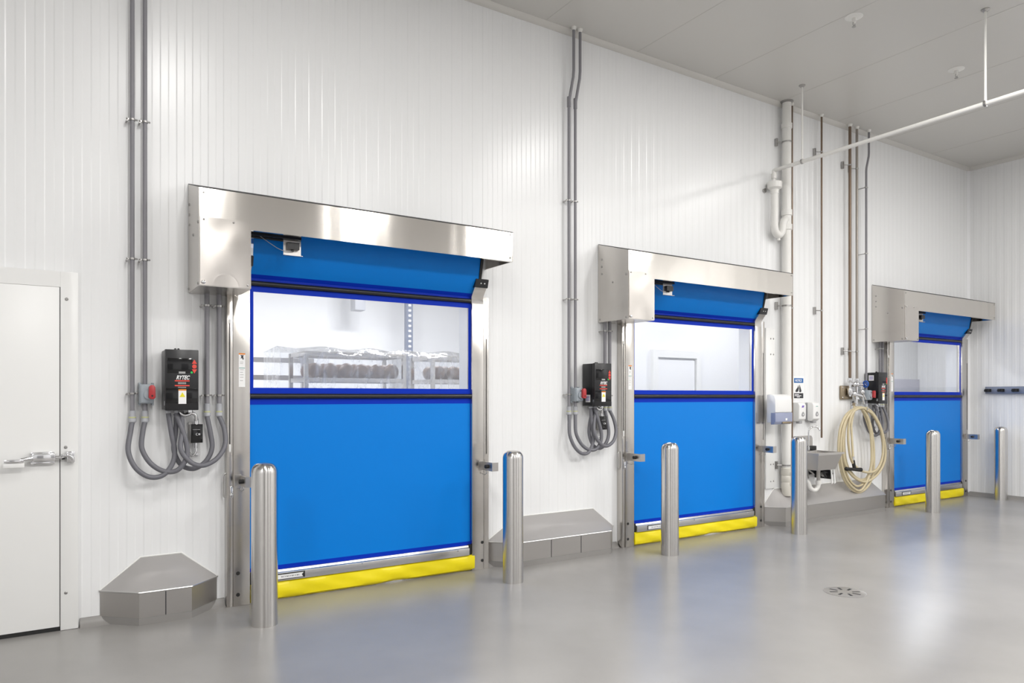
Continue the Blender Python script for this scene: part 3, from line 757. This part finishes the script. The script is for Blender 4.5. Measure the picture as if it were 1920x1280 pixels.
    hose([(ax, -.05, 1.362), (ax+.02, -.06, 1.25), (ax+.03, -.07, 1.14), (ax-.01, -.08, 1.05), (ax-.09, -.085, 1.0), (ax-.17, -.08, 1.03), (ax-.215, -.075, 1.13), (ax-.205, -.07, 1.25), (gx[1]+.012, -.075, 1.40)], 'h', 'grey hose loop from the left under-hood conduit to the %s control box' % near)
    hose([(bx_, -.05, 1.362), (bx_+.028, -.08, 1.27), (bx_+.028, -.11, 1.16), (bx_-.03, -.14, 1.07), (bx_-.12, -.15, 1.025), (bx_-.20, -.15, 1.05), (bx_-.262, -.14, 1.14), (bx_-.25, -.115, 1.26), (gx[2]-.012, -.09, 1.40)], 'h', 'grey hose loop from the right under-hood conduit to the %s control box' % near)
    # small push-button box
    px = gx[2]+.065+(0 if k == 0 else -.01)
    t = thing('switch_box', 'small black and silver switch box hanging under the %s control box' % near, 'switch box', (px, 0, 1.18), 'small switch boxes')
    mb = MB(); mb.box(px-.018, px+.058, -.075, -.008, 1.182, 1.305, .004); mb.box(px-.022, px+.0, -.02, -.001, 1.17, 1.32); b1 = mb.build('box', 'zinc', t)
    mb = MB(); mb.box(px-.016, px+.060, -.088, -.075, 1.178, 1.308, .003); pn = mb.build('front_panel', 'black_gloss', t)
    mb = MB(); mb.lathe([(.009, -.0885), (.009, -.094)], (px+.022, 0, 1.238), 12, 'y'); mb.box(px+.018, px+.042, -.094, -.088, 1.232, 1.244); mb.build('selector', 'chrome', pn)
    mb = MB()
    for q in range(6): mb.box(px-.004+q*.008, px-.004+q*.008+.005, -.0888, -.088, 1.268, 1.272)
    mb.build('panel_marks', 'greymark', pn)
    mb = MB(); mb.tube(cr([(px-.045, -.06, 1.376), (px-.01, -.062, 1.385), (px+.018, -.06, 1.365), (px+.022, -.05, 1.305)]), .012, 12); mb.lathe([(.016, 1.302), (.016, 1.345)], (px+.022, -.05, 0), 14); mb.build('conduit_elbow', 'chrome', t)
    mb = MB(); mb.lathe([(.014, 1.14), (.014, 1.182)], (px+.02, -.045, 0), 12); mb.tube(cr([(px+.02, -.045, 1.15), (px+.02, -.05, 1.11), (px-.005, -.05, 1.085), (px-.022, -.04, 1.11)]), .009, 10); mb.box(px-.025, px+.045, -.03, -.001, 1.09, 1.10); mb.build('drain_elbow', 'chrome', t)
station(0, 0, 0, 'nearest')
station(1, 3.657, 0, 'middle')
station(2, 8.42, -.02, 'farthest')

# ------------------------------------------------------------------ pipes between the second and third doors
def strut(parent, x, y, z, px, r=.02, m='zinc'):
    """T-shaped stand-off with an arm to the pipe at px"""
    mb = MB(); mb.box(x-.012, x+.012, -.03, -.001, z-.045, z+.045); mb.cyl((x, -.028, z), (px, y, z), .006, 8); mb.lathe([(r+.002, z-.008), (r+.005, z-.008), (r+.005, z+.008), (r+.002, z+.008)], (px, y, 0), 18)
    return mb.build('stand_off', m, parent)
PX, PY = 7.306, -.085
t = thing('drain_stack', 'thick white vertical plastic drain pipe right of the middle roll-up door', 'pipe', (PX, PY, .3))
mb = MB(); mb.lathe([(.052, .42), (.052, H)], (PX, PY, 0), 28); mb.build('pipe', 'pvc', t)
for z0, z1 in ((3.46, 3.53), (3.63, 3.70), (4.66, 4.72)):
    mb = MB(); mb.lathe([(.053, z0), (.061, z0+.003), (.061, z1-.003), (.053, z1)], (PX, PY, 0), 28); mb.build('collar', 'pvc', t)
mb = MB(); mb.lathe([(.054, .66), (.063, .655), (.063, .58), (.057, .57), (.062, .56), (.062, .50), (.056, .49), (.062, .475), (.060, .40)], (PX, PY, 0), 28)
mb.lathe([(.058, .41), (.058, .345), (.05, .33)], (PX, PY, 0), 24); mb.cyl((PX, PY-.03, .60), (PX+.015, PY-.085, .60), .03); mb.cyl((PX, PY-.03, .47), (PX+.015, PY-.085, .47), .03); mb.build('clean_out', 'pvc_dirty', t)
mb = MB(); mb.lathe([(.075, H), (.075, H-.008), (.054, H-.02)], (PX, PY, 0), 24); mb.build('ceiling_collar', 'zinc', t)
for z in (4.50, 2.57, .69): strut(t, PX-.10, PY, z, PX, .052)
def pipe(label, x, y, z0, z1, r, m, struts, sx=-.06, nm='water_pipe'):
    t = thing(nm, label, 'pipe', (x, y, z0))
    mb = MB(); mb.tube([(x, y, z0), (x, y, z1)], r, 14); mb.build('pipe', m, t)
    mb = MB(); mb.lathe([(r+.014, z1), (r+.012, z1-.01), (r+.002, z1-.03)], (x, y, 0), 16); mb.build('ceiling_collar', 'pvc', t)
    for z in struts: strut(t, x+sx, y, z, x, r)
    return t
pipe('thin brown pipe running tight along the right side of the thick white drain pipe', 7.405, -.085, .95, H, .0115, 'copper', (2.55,), .05)
pipe('thin bare pipe from the ceiling down to the hand sink', 8.005, -.07, .99, H, .0115, 'copper', (4.52, 2.56), -.065)
pipe('brown water pipe from the ceiling to the hose station, left of its pair', 8.60, -.07, 1.73, H, .018, 'copper', (4.46, 2.08), -.075)
pipe('weathered steel water pipe from the ceiling to the hose station, right of its pair', 8.755, -.07, 1.72, H, .016, 'steelpipe', (4.44, 2.08), -.075)

# suspended drain line with trap
TX, TY = 7.07, -.085
t = thing('suspended_drain_line', 'white plastic pipe hung under the ceiling with a trap at the wall', 'pipe', (TX, TY, 4.13))
mb = MB(); mb.tube([(TX, -.09, 4.125), (TX, -4.6, 4.14)], .021, 16); mb.build('horizontal_pipe', 'pvc', t)
mb = MB(); mb.tube(cr([(TX, -.12, 4.126), (TX, -.088, 4.122), (TX, TY, 4.09), (TX, TY, 3.95)], 6), .022, 14); mb.lathe([(.03, 4.03), (.03, 4.09)], (TX, TY, 0), 18); mb.build('drop_elbow', 'pvc', t)
mb = MB(); mb.lathe([(.042, 3.87), (.050, 3.90), (.082, 3.92), (.084, 3.985), (.078, 3.99), (.03, 3.985)], (TX, TY-.01, 0), 28); mb.build('funnel', 'pvc', t)
mb = MB(); mb.tube([(TX, TY-.01, 3.88), (TX, TY-.01, 3.52)], .042, 24); mb.lathe([(.046, 3.85), (.046, 3.88), (.042, 3.885)], (TX, TY-.01, 0), 24); mb.build('drop_pipe', 'pvc', t)
mb = MB(); mb.tube(cr([(TX, TY-.01, 3.53), (TX, TY-.01, 3.47), (TX+.02, TY-.01, 3.41), (TX+.075, TY-.01, 3.385), (TX+.125, TY-.01, 3.42), (TX+.145, TY-.01, 3.48), (TX+.16, TY-.01, 3.545), (TX+.19, TY-.01, 3.575), (TX+.225, TY-.005, 3.58)], 8), .043, 22); mb.cyl((TX+.075, TY-.01, 3.35), (TX+.075, TY-.01, 3.32), .018); mb.build('trap', 'pvc', t)
mb = MB(); mb.cyl((TX-.06, -.03, 3.93), (TX-.03, TY, 3.93), .008); mb.lathe([(.025, -.001), (.025, -.02)], (TX-.07, 0, 3.90), 14, 'y'); mb.build('wall_bracket', 'zinc', t)
for y in (-.458, -2.33, -4.2):
    mb = MB(); mb.tube([(TX, y, 4.15), (TX, y, H-.01)], .0105, 12); hr = mb.build('hanger_rod', 'pvc', t)
    mb = MB(); mb.lathe([(.036, H), (.036, H-.006), (.018, H-.022)], (TX, y, 0), 18); mb.build('rod_flange', 'zinc', hr)
    mb = MB(); mb.lathe([(.0215, y-.010), (.028, y-.010), (.028, y+.010), (.0215, y+.010)], (TX, 0, 4.127 - .003*(y)), 18, 'y'); mb.build('hanger_ring', 'zinc', hr)

# sprinklers
for x, y, lab in ((6.19, -1.62, 'white ceiling sprinkler head nearest the camera'), (8.104, -1.59, 'white ceiling sprinkler head near the suspended pipe, the farther one')):
    t = thing('sprinkler', lab, 'sprinkler', (x, y, H), 'ceiling sprinklers')
    mb = MB(); mb.lathe([(.078, H), (.078, H-.004), (.05, H-.012), (.022, H-.016)], (x, y, 0), 32); mb.build('escutcheon', 'pvc', t)
    mb = MB(); mb.lathe([(.020, H-.014), (.020, H-.05), (.012, H-.055), (.010, H-.065)], (x, y, 0), 16); mb.build('body', 'pvc', t)
    mb = MB()
    for s in (-1, 1): mb.tube([(x+.014*s, y, H-.05), (x+.016*s, y, H-.075), (x, y, H-.092)], .003, 8)
    mb.lathe([(.018, H-.092), (.018, H-.095)], (x, y, 0), 16); mb.build('deflector', 'zinc', t)

# ------------------------------------------------------------------ wash station
t = thing('cover_strip', 'tall white vertical cover strip with paired screws, right of the middle roll-up door', 'cover strip', (7.02, 0, .42))
mb = MB(); mb.box(7.015, 7.175, -.018, -.001, .42, 2.30, .002); mb.build('strip', 'white', t)
for z in (2.178, 1.995, .705, .505):
    for x in (7.10, 7.15): screw(t, x, -.018, z, .010, 'y', 'zinc', 'screw')

t = thing('paper_towel_dispenser', 'white paper towel dispenser with a blue-grey lower front', 'paper towel dispenser', (6.87, 0, 1.19))
TA, TB = 6.865, 7.165
mb = MB(); mb.prism([(-.14, 1.20), (-.245, 1.20), (-.245, 1.318), (-.262, 1.318), (-.260, 1.47), (-.245, 1.508), (-.21, 1.524), (-.14, 1.524)], 'x', TA, TB, .012); mb.box(7.03, 7.155, -.142, -.019, 1.25, 1.48); mb.build('housing', 'white', t)
mb = MB(); mb.prism([(-.245, 1.185), (-.20, 1.180), (-.20, 1.316), (-.264, 1.316), (-.264, 1.215)], 'x', TA-.003, TB+.001, .005); lv = mb.build('lower_front', 'lavender', t)
mb = MB(); mb.box(TA+.12, TB-.02, -.2665, -.22, 1.19, 1.214, .004); mb.build('paper_slot', 'bronze', lv)
mb = MB(); mb.box(TA+.175, TA+.205, -.2665, -.263, 1.228, 1.252); mb.build('emblem', 'whitemark', lv)

def soap(x0, lab, markm, sidem, nm):
    t = thing('soap_dispenser', lab, 'soap dispenser', (x0, 0, 1.18), 'soap dispensers')
    mb = MB(); mb.box(x0, x0+.135, -.035, -.001, 1.20, 1.425, .008); mb.build('back_plate', sidem, t)
    mb = MB(); mb.prism([(-.035, 1.205), (-.085, 1.20), (-.118, 1.23), (-.122, 1.39), (-.105, 1.425), (-.035, 1.43)], 'x', x0+.002, x0+.133, .008); c = mb.build('cover', 'white', t)
    mb = MB(); mb.box(x0+.03, x0+.09, -.10, -.05, 1.175, 1.205, .006); mb.build('spout', 'greyp', t)
    mb = MB(); mb.prism([(x0+.072+.028*math.cos(a)*(1 if math.sin(a) < 0 else .8), 1.285+.026*math.sin(a)*(1 if math.sin(a) < 0 else 1.2)) for a in [R(18+36*q) for q in range(10)]], 'y', -.1245, -.119); bt = mb.build('push_mark', 'greyp', c)
    mb = MB(); mb.lathe([(.008, -.1246), (.008, -.1256)], (x0+.072, 0, 1.285), 12, 'y'); mb.build('push_emblem', 'white', bt)
    mb = MB()
    if nm: mb.prism([(x0+.045, 1.368), (x0+.08, 1.368), (x0+.092, 1.392), (x0+.057, 1.392)], 'y', -.1242, -.119)
    else: mb.box(x0+.05, x0+.088, -.1242, -.119, 1.377, 1.383)
    mb.build('logo_mark', markm, c)
    return t
soap(7.492, 'white soap dispenser with a purple mark, beside the paper towel dispenser', 'purplemark', 'white', 1)
soap(7.765, 'white soap dispenser with a teal mark and grey back, beside the thin bare pipe', 'tealmark', 'greyp', 0)

t = thing('hand_washing_sign', 'hand washing sign with blue top and black bottom above the soap dispensers', 'sign', (7.62, 0, 1.60))
SA, SB = 7.555, 7.735
mb = MB(); mb.box(SA-.02, SB+.02, -.003, -.001, 1.465, 1.745); sg = mb.build('sheet', 'whitemark', t)
mb = MB(); mb.box(SA, SB, -.004, -.003, 1.665, 1.722, .0004); hb = mb.build('blue_band', 'bluemark', sg)
text('lettering', 'NOTICE', .040, SA+.018, -.0045, 1.680, 'whitemark', hb, .15, .88, .0008)
mb = MB(); mb.box(SA, SB, -.004, -.003, 1.478, 1.540); bb = mb.build('black_band', 'darkmark', sg)
for q, (a, b) in enumerate(((.06, .52), (.06, .78), (.30, .62))):
    mb = MB(); mb.box(SA+.18*a, SA+.18*b, -.005, -.004, 1.520-q*.015, 1.528-q*.015); mb.build('text_line', 'whitemark', bb)
mb = MB(); mb.prism([(SA+.025, 1.562), (SA+.045, 1.552), (SA+.08, 1.560), (SA+.095, 1.60), (SA+.085, 1.64), (SA+.07, 1.61), (SA+.04, 1.585)], 'y', -.0042, -.003)
mb.prism([(SA+.10, 1.556), (SA+.125, 1.550), (SA+.145, 1.565), (SA+.130, 1.60), (SA+.108, 1.645), (SA+.102, 1.60)], 'y', -.0042, -.003); mb.build('washing_hands_picture', 'darkmark', sg)

# hand sink
t = thing('hand_sink', 'stainless wall-mounted hand sink with gooseneck faucet', 'sink', (7.42, 0, .84))
SX0, SX1, SF, SZ = 7.425, 7.90, -.42, .842
mb = MB()
b = mb.b
def ring(x0, x1, y0, y1, z): return [b.verts.new(p) for p in ((x0, y0, z), (x1, y0, z), (x1, y1, z), (x0, y1, z))]
o1 = ring(SX0-.012, SX1+.012, SF-.012, -.002, SZ-.022); o2 = ring(SX0-.012, SX1+.012, SF-.012, -.002, SZ); i1 = ring(SX0+.03, SX1-.03, SF+.03, -.10, SZ); i2 = ring(SX0+.05, SX1-.05, SF+.05, -.12, SZ-.17)
u1 = ring(SX0+.006, SX1-.006, SF+.006, -.08, SZ-.022); u2 = ring(SX0+.03, SX1-.10, SF+.03, -.10, SZ-.20)
for A, B in ((o1, o2), (o2, i1), (i1, i2), (o1, u1), (u1, u2)):
    for k in range(4): b.faces.new((A[k], A[(k+1) % 4], B[(k+1) % 4], B[k]))
b.faces.new(i2); b.faces.new(u2)
bs = mb.build('basin', 'steel_matte', t)
mb = MB(); mb.prism([(7.50, SZ), (7.90, SZ), (7.90, .99), (7.87, 1.02), (7.52, 1.02), (7.50, 1.0)], 'y', -.018, -.002); mb.build('backsplash', 'steel_matte', t)
mb = MB(); mb.box(7.66, 7.885, -.085, -.03, SZ+.002, SZ+.055, .008); mb.ball((7.74, -.09, SZ+.03), .02, (1.4, 1, 1)); mb.build('soap_tray', 'rubber', t)
mb = MB(); mb.cyl((7.672, -.12, SZ), (7.672, -.12, SZ+.05), .014); mb.tube(cr([(7.672, -.12, SZ+.03), (7.672, -.12, 1.06), (7.680, -.125, 1.105), (7.71, -.15, 1.135), (7.74, -.18, 1.135), (7.765, -.205, 1.10)], 8), .0095, 12); mb.cyl((7.765, -.205, 1.105), (7.766, -.207, 1.085), .012); mb.build('faucet', 'chrome', t)
mb = MB(); mb.lathe([(.022, SZ), (.02, SZ+.03), (.01, SZ+.05)], (7.60, -.11, 0), 14); mb.cyl((7.60, -.11, SZ+.045), (7.56, -.14, SZ+.055), .006); mb.build('tap', 'chrome', t)
mb = MB(); mb.lathe([(.035, .655), (.035, .64), (.022, .62), (.022, .49)], (7.66, -.26, 0), 20); mb.build('tailpiece', 'steel_matte', t)
mb = MB(); mb.tube(cr([(7.66, -.26, .505), (7.66, -.26, .45), (7.64, -.25, .405), (7.60, -.24, .39), (7.56, -.22, .42), (7.55, -.20, .48), (7.52, -.17, .505), (7.40, -.12, .505)], 8), .026, 16)
mb.lathe([(.033, .50), (.033, .46)], (7.66, -.26, 0), 18); mb.build('trap', 'pvc', t)
mb = MB(); mb.box(7.62, 8.05, -.03, -.002, .545, .61, .003); mb.box(7.93, 7.97, -.24, -.02, .50, .61, .004); mb.cyl((7.80, -.22, .60), (7.86, -.22, .53), .016); mb.cyl((7.86, -.2, .58), (8.02, -.2, .56), .014); mb.build('knee_valve', 'black', t)
mb = MB(); mb.cyl((7.60, -.15, .64), (7.63, -.15, .52), .009); mb.cyl((7.63, -.15, .62), (7.72, -.15, .57), .009); mb.cyl((7.50, -.13, .545), (7.72, -.13, .555), .007); mb.ball((7.84, -.20, .56), .028); mb.build('supply_lines', 'zinc', t)
for x in (7.93, 7.985):
    mb = MB(); mb.prism([(x, .61), (x+.02, .61), (x+.045, .45), (x+.02, .44)], 'y', -.245, -.235); mb.build('knee_pad', 'white', t)

# hose station
t = thing('hose_mixing_station', 'steel and bronze water mixing valve on a square plate above the coiled hose', 'mixing valve', (8.60, 0, 1.55))
mb = MB(); mb.box(8.475, 8.72, -.035, -.001, 1.462, 1.638, .012, 3); mb.build('mounting_plate', 'bronze', t)
for x, z in ((8.50, 1.615), (8.50, 1.485), (8.695, 1.615)): screw(t, x, -.035, z, .011, 'y', 'chrome')
mb = MB(); mb.tube([(8.60, -.07, 1.745), (8.60, -.07, 1.50)], .018, 14); mb.lathe([(.028, 1.735), (.03, 1.72), (.03, 1.69), (.024, 1.68)], (8.60, -.07, 0), 16); mb.lathe([(.03, 1.60), (.034, 1.58), (.034, 1.54), (.026, 1.52)], (8.60, -.07, 0), 16)
mb.tube([(8.755, -.07, 1.73), (8.755, -.07, 1.50)], .016, 14); mb.lathe([(.026, 1.73), (.028, 1.70), (.022, 1.68)], (8.755, -.07, 0), 16)
mb.tube([(8.60, -.07, 1.66), (8.755, -.07, 1.66), (8.90, -.09, 1.655)], .019, 14); mb.ball((8.68, -.08, 1.655), .034); mb.ball((8.755, -.075, 1.655), .032); mb.build('pipework', 'chrome', t)
mb = MB(); mb.ball((8.66, -.09, 1.53), .036, (1, 1, 1.2)); mb.cyl((8.66, -.09, 1.53), (8.80, -.11, 1.50), .022); mb.ball((8.82, -.10, 1.56), .034, (1, 1, 1.1)); mb.cyl((8.78, -.10, 1.62), (8.87, -.12, 1.46), .011); mb.ball((8.73, -.09, 1.47), .026); mb.cyl((8.70, -.09, 1.55), (8.70, -.10, 1.40), .016); mb.cyl((8.82, -.10, 1.52), (8.85, -.11, 1.40), .012); mb.build('valve_body', 'chrome', t)
mb = MB(); mb.tube([(8.90+.006*math.cos(a), -.10+.038*math.cos(a), 1.66+.040*math.sin(a)) for a in [2*math.pi*q/24 for q in range(24)]], .009, 8, closed=True)
mb.cyl((8.90, -.135, 1.66), (8.905, -.065, 1.66), .006, 8); mb.cyl((8.90, -.10, 1.62), (8.905, -.10, 1.70), .006, 8); mb.ball((8.90, -.10, 1.66), .014); mb.build('handwheel', 'bluewheel', t)
mb = MB(); mb.cyl((8.64, -.10, 1.42), (8.64, -.10, 1.385), .018); mb.build('hose_connector', 'bronze', t)
mb = MB(); mb.tube(cr([(8.76, -.012, 1.40), (8.76, -.06, 1.36), (8.76, -.13, 1.325), (8.76, -.20, 1.33), (8.76, -.215, 1.37)]), .009, 10); mb.box(8.73, 8.79, -.012, -.001, 1.34, 1.44); tag(mb.build('hose_hook', 'chrome', None), 'chrome wall hook holding up the cream hose coil', 'hook')

t = thing('rubber_hose', 'cream rubber washdown hose coiled on the wall by the farthest roll-up door', 'hose', (8.75, 0, .3))
pts = [(8.626, -0.15, 1.363), (8.389, -0.15, 1.265), (8.252, -0.15, 1.055), (8.241, -0.15, 0.732), (8.368, -0.15, 0.438), (8.626, -0.15, 0.282), (8.848, -0.15, 0.33), (8.972, -0.15, 0.477), (9.007, -0.15, 0.723), (8.961, -0.15, 1.036), (8.837, -0.15, 1.284), (8.712, -0.165, 1.356), (8.494, -0.165, 1.314), (8.344, -0.165, 1.153), (8.302, -0.165, 0.88), (8.365, -0.165, 0.627), (8.58, -0.165, 0.458), (8.845, -0.165, 0.409), (9.131, -0.165, 0.535), (9.248, -0.165, 0.752), (9.142, -0.165, 1.084), (8.913, -0.165, 1.31), (8.638, -0.19, 1.351), (8.464, -0.19, 1.29), (8.379, -0.19, 1.104), (8.389, -0.19, 0.853), (8.475, -0.19, 0.661), (8.715, -0.19, 0.541), (8.984, -0.19, 0.545), (9.134, -0.19, 0.72), (9.122, -0.19, 1.007), (8.939, -0.19, 1.245), (8.759, -0.19, 1.331), (8.714, -0.13, 1.36), (8.528, -0.13, 1.288), (8.399, -0.13, 1.101), (8.389, -0.13, 0.812), (8.474, -0.13, 0.594), (8.703, -0.13, 0.44), (8.949, -0.13, 0.457), (9.168, -0.13, 0.569), (9.261, -0.13, 0.776), (9.168, -0.13, 1.082), (8.972, -0.13, 1.282), (8.583, -0.17, 1.345), (8.357, -0.17, 1.203), (8.252, -0.17, 0.957), (8.263, -0.17, 0.658), (8.4, -0.17, 0.426), (8.638, -0.17, 0.302), (8.803, -0.17, 0.399), (8.905, -0.17, 0.6), (8.916, -0.17, 0.883), (8.859, -0.17, 1.169), (8.726, -0.17, 1.324), (8.613, -0.145, 1.353), (8.44, -0.145, 1.226), (8.344, -0.145, 0.977), (8.344, -0.145, 0.69), (8.45, -0.145, 0.47), (8.634, -0.145, 0.357), (8.823, -0.145, 0.421), (8.969, -0.145, 0.633), (8.992, -0.145, 0.879), (8.856, -0.145, 1.181), (8.734, -0.145, 1.343)]
mb = MB(); mb.tube(cr(pts, 7), .0155, 12); mb.build('hose_coil', 'rubberhose', t)
mb = MB(); mb.tube(cr([(8.64, -.10, 1.395), (8.63, -.11, 1.33), (8.52, -.14, 1.15), (8.485, -.17, .95), (8.475, -.19, .74)]), .0145, 12); mb.build('hose_end', 'rubberhose', t)
mb = MB(); mb.cyl((8.475, -.19, .745), (8.475, -.19, .70), .018); mb.build('hose_ferrule', 'chrome', t)
mb = MB(); mb.tube([(8.475, -.19, .70), (8.49, -.195, .62), (8.50, -.195, .585)], .021, 14); mb.tube([(8.33, -.19, .598), (8.45, -.195, .588), (8.63, -.20, .572)], [.020, .020, .027], 14); mb.ball((8.335, -.19, .598), .025); mb.build('spray_nozzle', 'rubber', t)

# hook rail on the right wall
t = thing('hook_rail', 'blue-grey metal rail with black tool grips on the right wall', 'hook rail', (XR-.05, -.26, 1.54))
mb = MB(); mb.prism([(XR-.002, 1.645), (XR-.05, 1.645), (XR-.055, 1.638), (XR-.055, 1.545), (XR-.05, 1.540), (XR-.002, 1.540)], 'y', -.262, -1.9, .002); mb.build('rail', 'railblue', t)
for y in (-.30, -.475, -.66, -.85, -1.05):
    mb = MB(); mb.cyl((XR-.055, y-.016, 1.59), (XR-.095, y-.02, 1.585), .018); mb.cyl((XR-.055, y+.016, 1.59), (XR-.095, y+.02, 1.585), .018); mb.box(XR-.062, XR-.055, y-.045, y+.045, 1.568, 1.612); mb.build('tool_grip', 'rubber', t)

# ------------------------------------------------------------------ storage room seen through the first window
def cart(x0, x1, y0, y1, lab, seed):
    rnd = random.Random(seed)
    t = thing('rack_cart', lab, 'cart', (x0, y0, 0), 'stainless carts behind the nearest door')
    for x, y in ((x0, y0), (x1, y0), (x0, y1), (x1, y1)):
        mb = MB(); mb.box(x-.018, x+.018, y-.018, y+.018, .1, 1.92); mb.build('post', 'steel', t)
        mb = MB(); mb.lathe([(.05, -.015), (.05, .015)], (x, y, .05), 18, 'x'); mb.build('caster', 'rubber', t)
    for z in (1.90, 1.655, 1.42, 1.1, .8, .5, .15):
        mb = MB(); mb.box(x0, x1, y0-.014, y0+.014, z-.02, z+.02); mb.box(x0, x1, y1-.014, y1+.014, z-.02, z+.02); mb.box(x0-.012, x0+.012, y0, y1, z-.02, z+.02); mb.box(x1-.012, x1+.012, y0, y1, z-.02, z+.02)
        if z < 1.8: mb.box(x0, x1, y0, y1, z-.004, z+.004)
        mb.build('shelf', 'steel', t)
    for z in (1.66, 1.425):
        n = int((x1-x0-.1)/.145)
        for k in range(n):
            for yy in (y0+.10, y0+.30):
                x = x0+.11+k*(x1-x0-.2)/max(n-1, 1)
                mb = MB(); mb.ball((0, 0, 0), .072, (1, 1.1, rnd.uniform(1.0, 1.12) if z > 1.5 else 1.0), 18, 12)
                o = mb.build('round_loaf', 'brown', None); o.location = (x, yy, z+.085)
                tag(o, 'brown loaf, %s from left, %s row, %s shelf of the %s' % (('first', 'second', 'third', 'fourth', 'fifth', 'sixth', 'seventh')[k], 'front' if yy == y0+.10 else 'rear', 'top' if z > 1.5 else 'second', lab.split(',')[0].replace(' stainless', '')), 'loaf', 'loaves on the wrapped carts')
    # film draped over the cart
    mb = MB(); nx, nz = 40, 16; G = []
    for i in range(nx+1):
        row = []
        for j in range(nz+1):
            u = i/nx; z = 1.96-1.0*j/nz
            x = x0-.05-.20*(1-u)**3+(x1-x0+.10)*u
            y = y0-.05-.02*math.sin(u*23+seed)-.015*math.sin(u*51+j*.7)
            if j == 0: y = y0+.06
            row.append(mb.b.verts.new((x, y, z+.012*math.sin(u*17+seed) if j < 2 else z)))
        G.append(row)
    for i in range(nx):
        for j in range(nz):
            f = mb.b.faces.new((G[i][j], G[i+1][j], G[i+1][j+1], G[i][j+1])); f.smooth = True
    bk = [mb.b.verts.new((g[0].co.x, y1+.04, 1.93)) for g in G]
    for i in range(nx): mb.b.faces.new((G[i][0], G[i+1][0], bk[i+1], bk[i]))
    for g0, b0 in ((G[0], bk[0]), (G[-1], bk[-1])):
        lo = mb.b.verts.new((b0.co.x, b0.co.y, .93)); mb.b.faces.new([b0]+g0+[lo])
    o = mb.build('plastic_film', 'film', None)
    tag(o, 'clear plastic film draped over the %s' % lab.split(',')[0], 'plastic film', 'plastic films over the carts')
cart(1.98, 2.96, 1.15, 1.65, 'left wrapped stainless cart, seen through the nearest door window', 3)
cart(3.28, 4.20, 1.15, 1.65, 'right wrapped stainless cart, seen through the nearest door window', 9)
mb = MB()
t = thing('storage_shelving', 'grey perforated upright and shelving far back behind the nearest window', 'shelving', (4.3, 4.3, 0))
for x in (4.42,):
    mb = MB(); mb.box(x-.05, x+.05, 4.2, 4.28, 0, 3.5); p = mb.build('upright', 'railblue', t)
    mb = MB()
    for q in range(44): mb.box(x-.02, x+.02, 4.196, 4.2, .12+q*.075, .15+q*.075)
    mb.build('perforations', 'whitemark', p)
mb = MB(); mb.box(3.66, 3.82, 4.4, 4.6, 2.74, 3.3, .01); mb.build('stored_crate', 'haze_grey', t)
t = thing('wall_guard_rail', 'pair of dark horizontal rails at the left inside the storage room', 'rail', (.2, 4.9, 1.5))
for z in (1.715, 1.915):
    mb = MB(); mb.box(.2, 2.6, 2.9, 2.94, z-.028, z+.028); mb.build('rail', 'steel_matte', t)
for x in (.3, 2.5):
    mb = MB(); mb.box(x-.03, x+.03, 2.94, 3.0, 0, 1.95); mb.build('post', 'steel_matte', t)
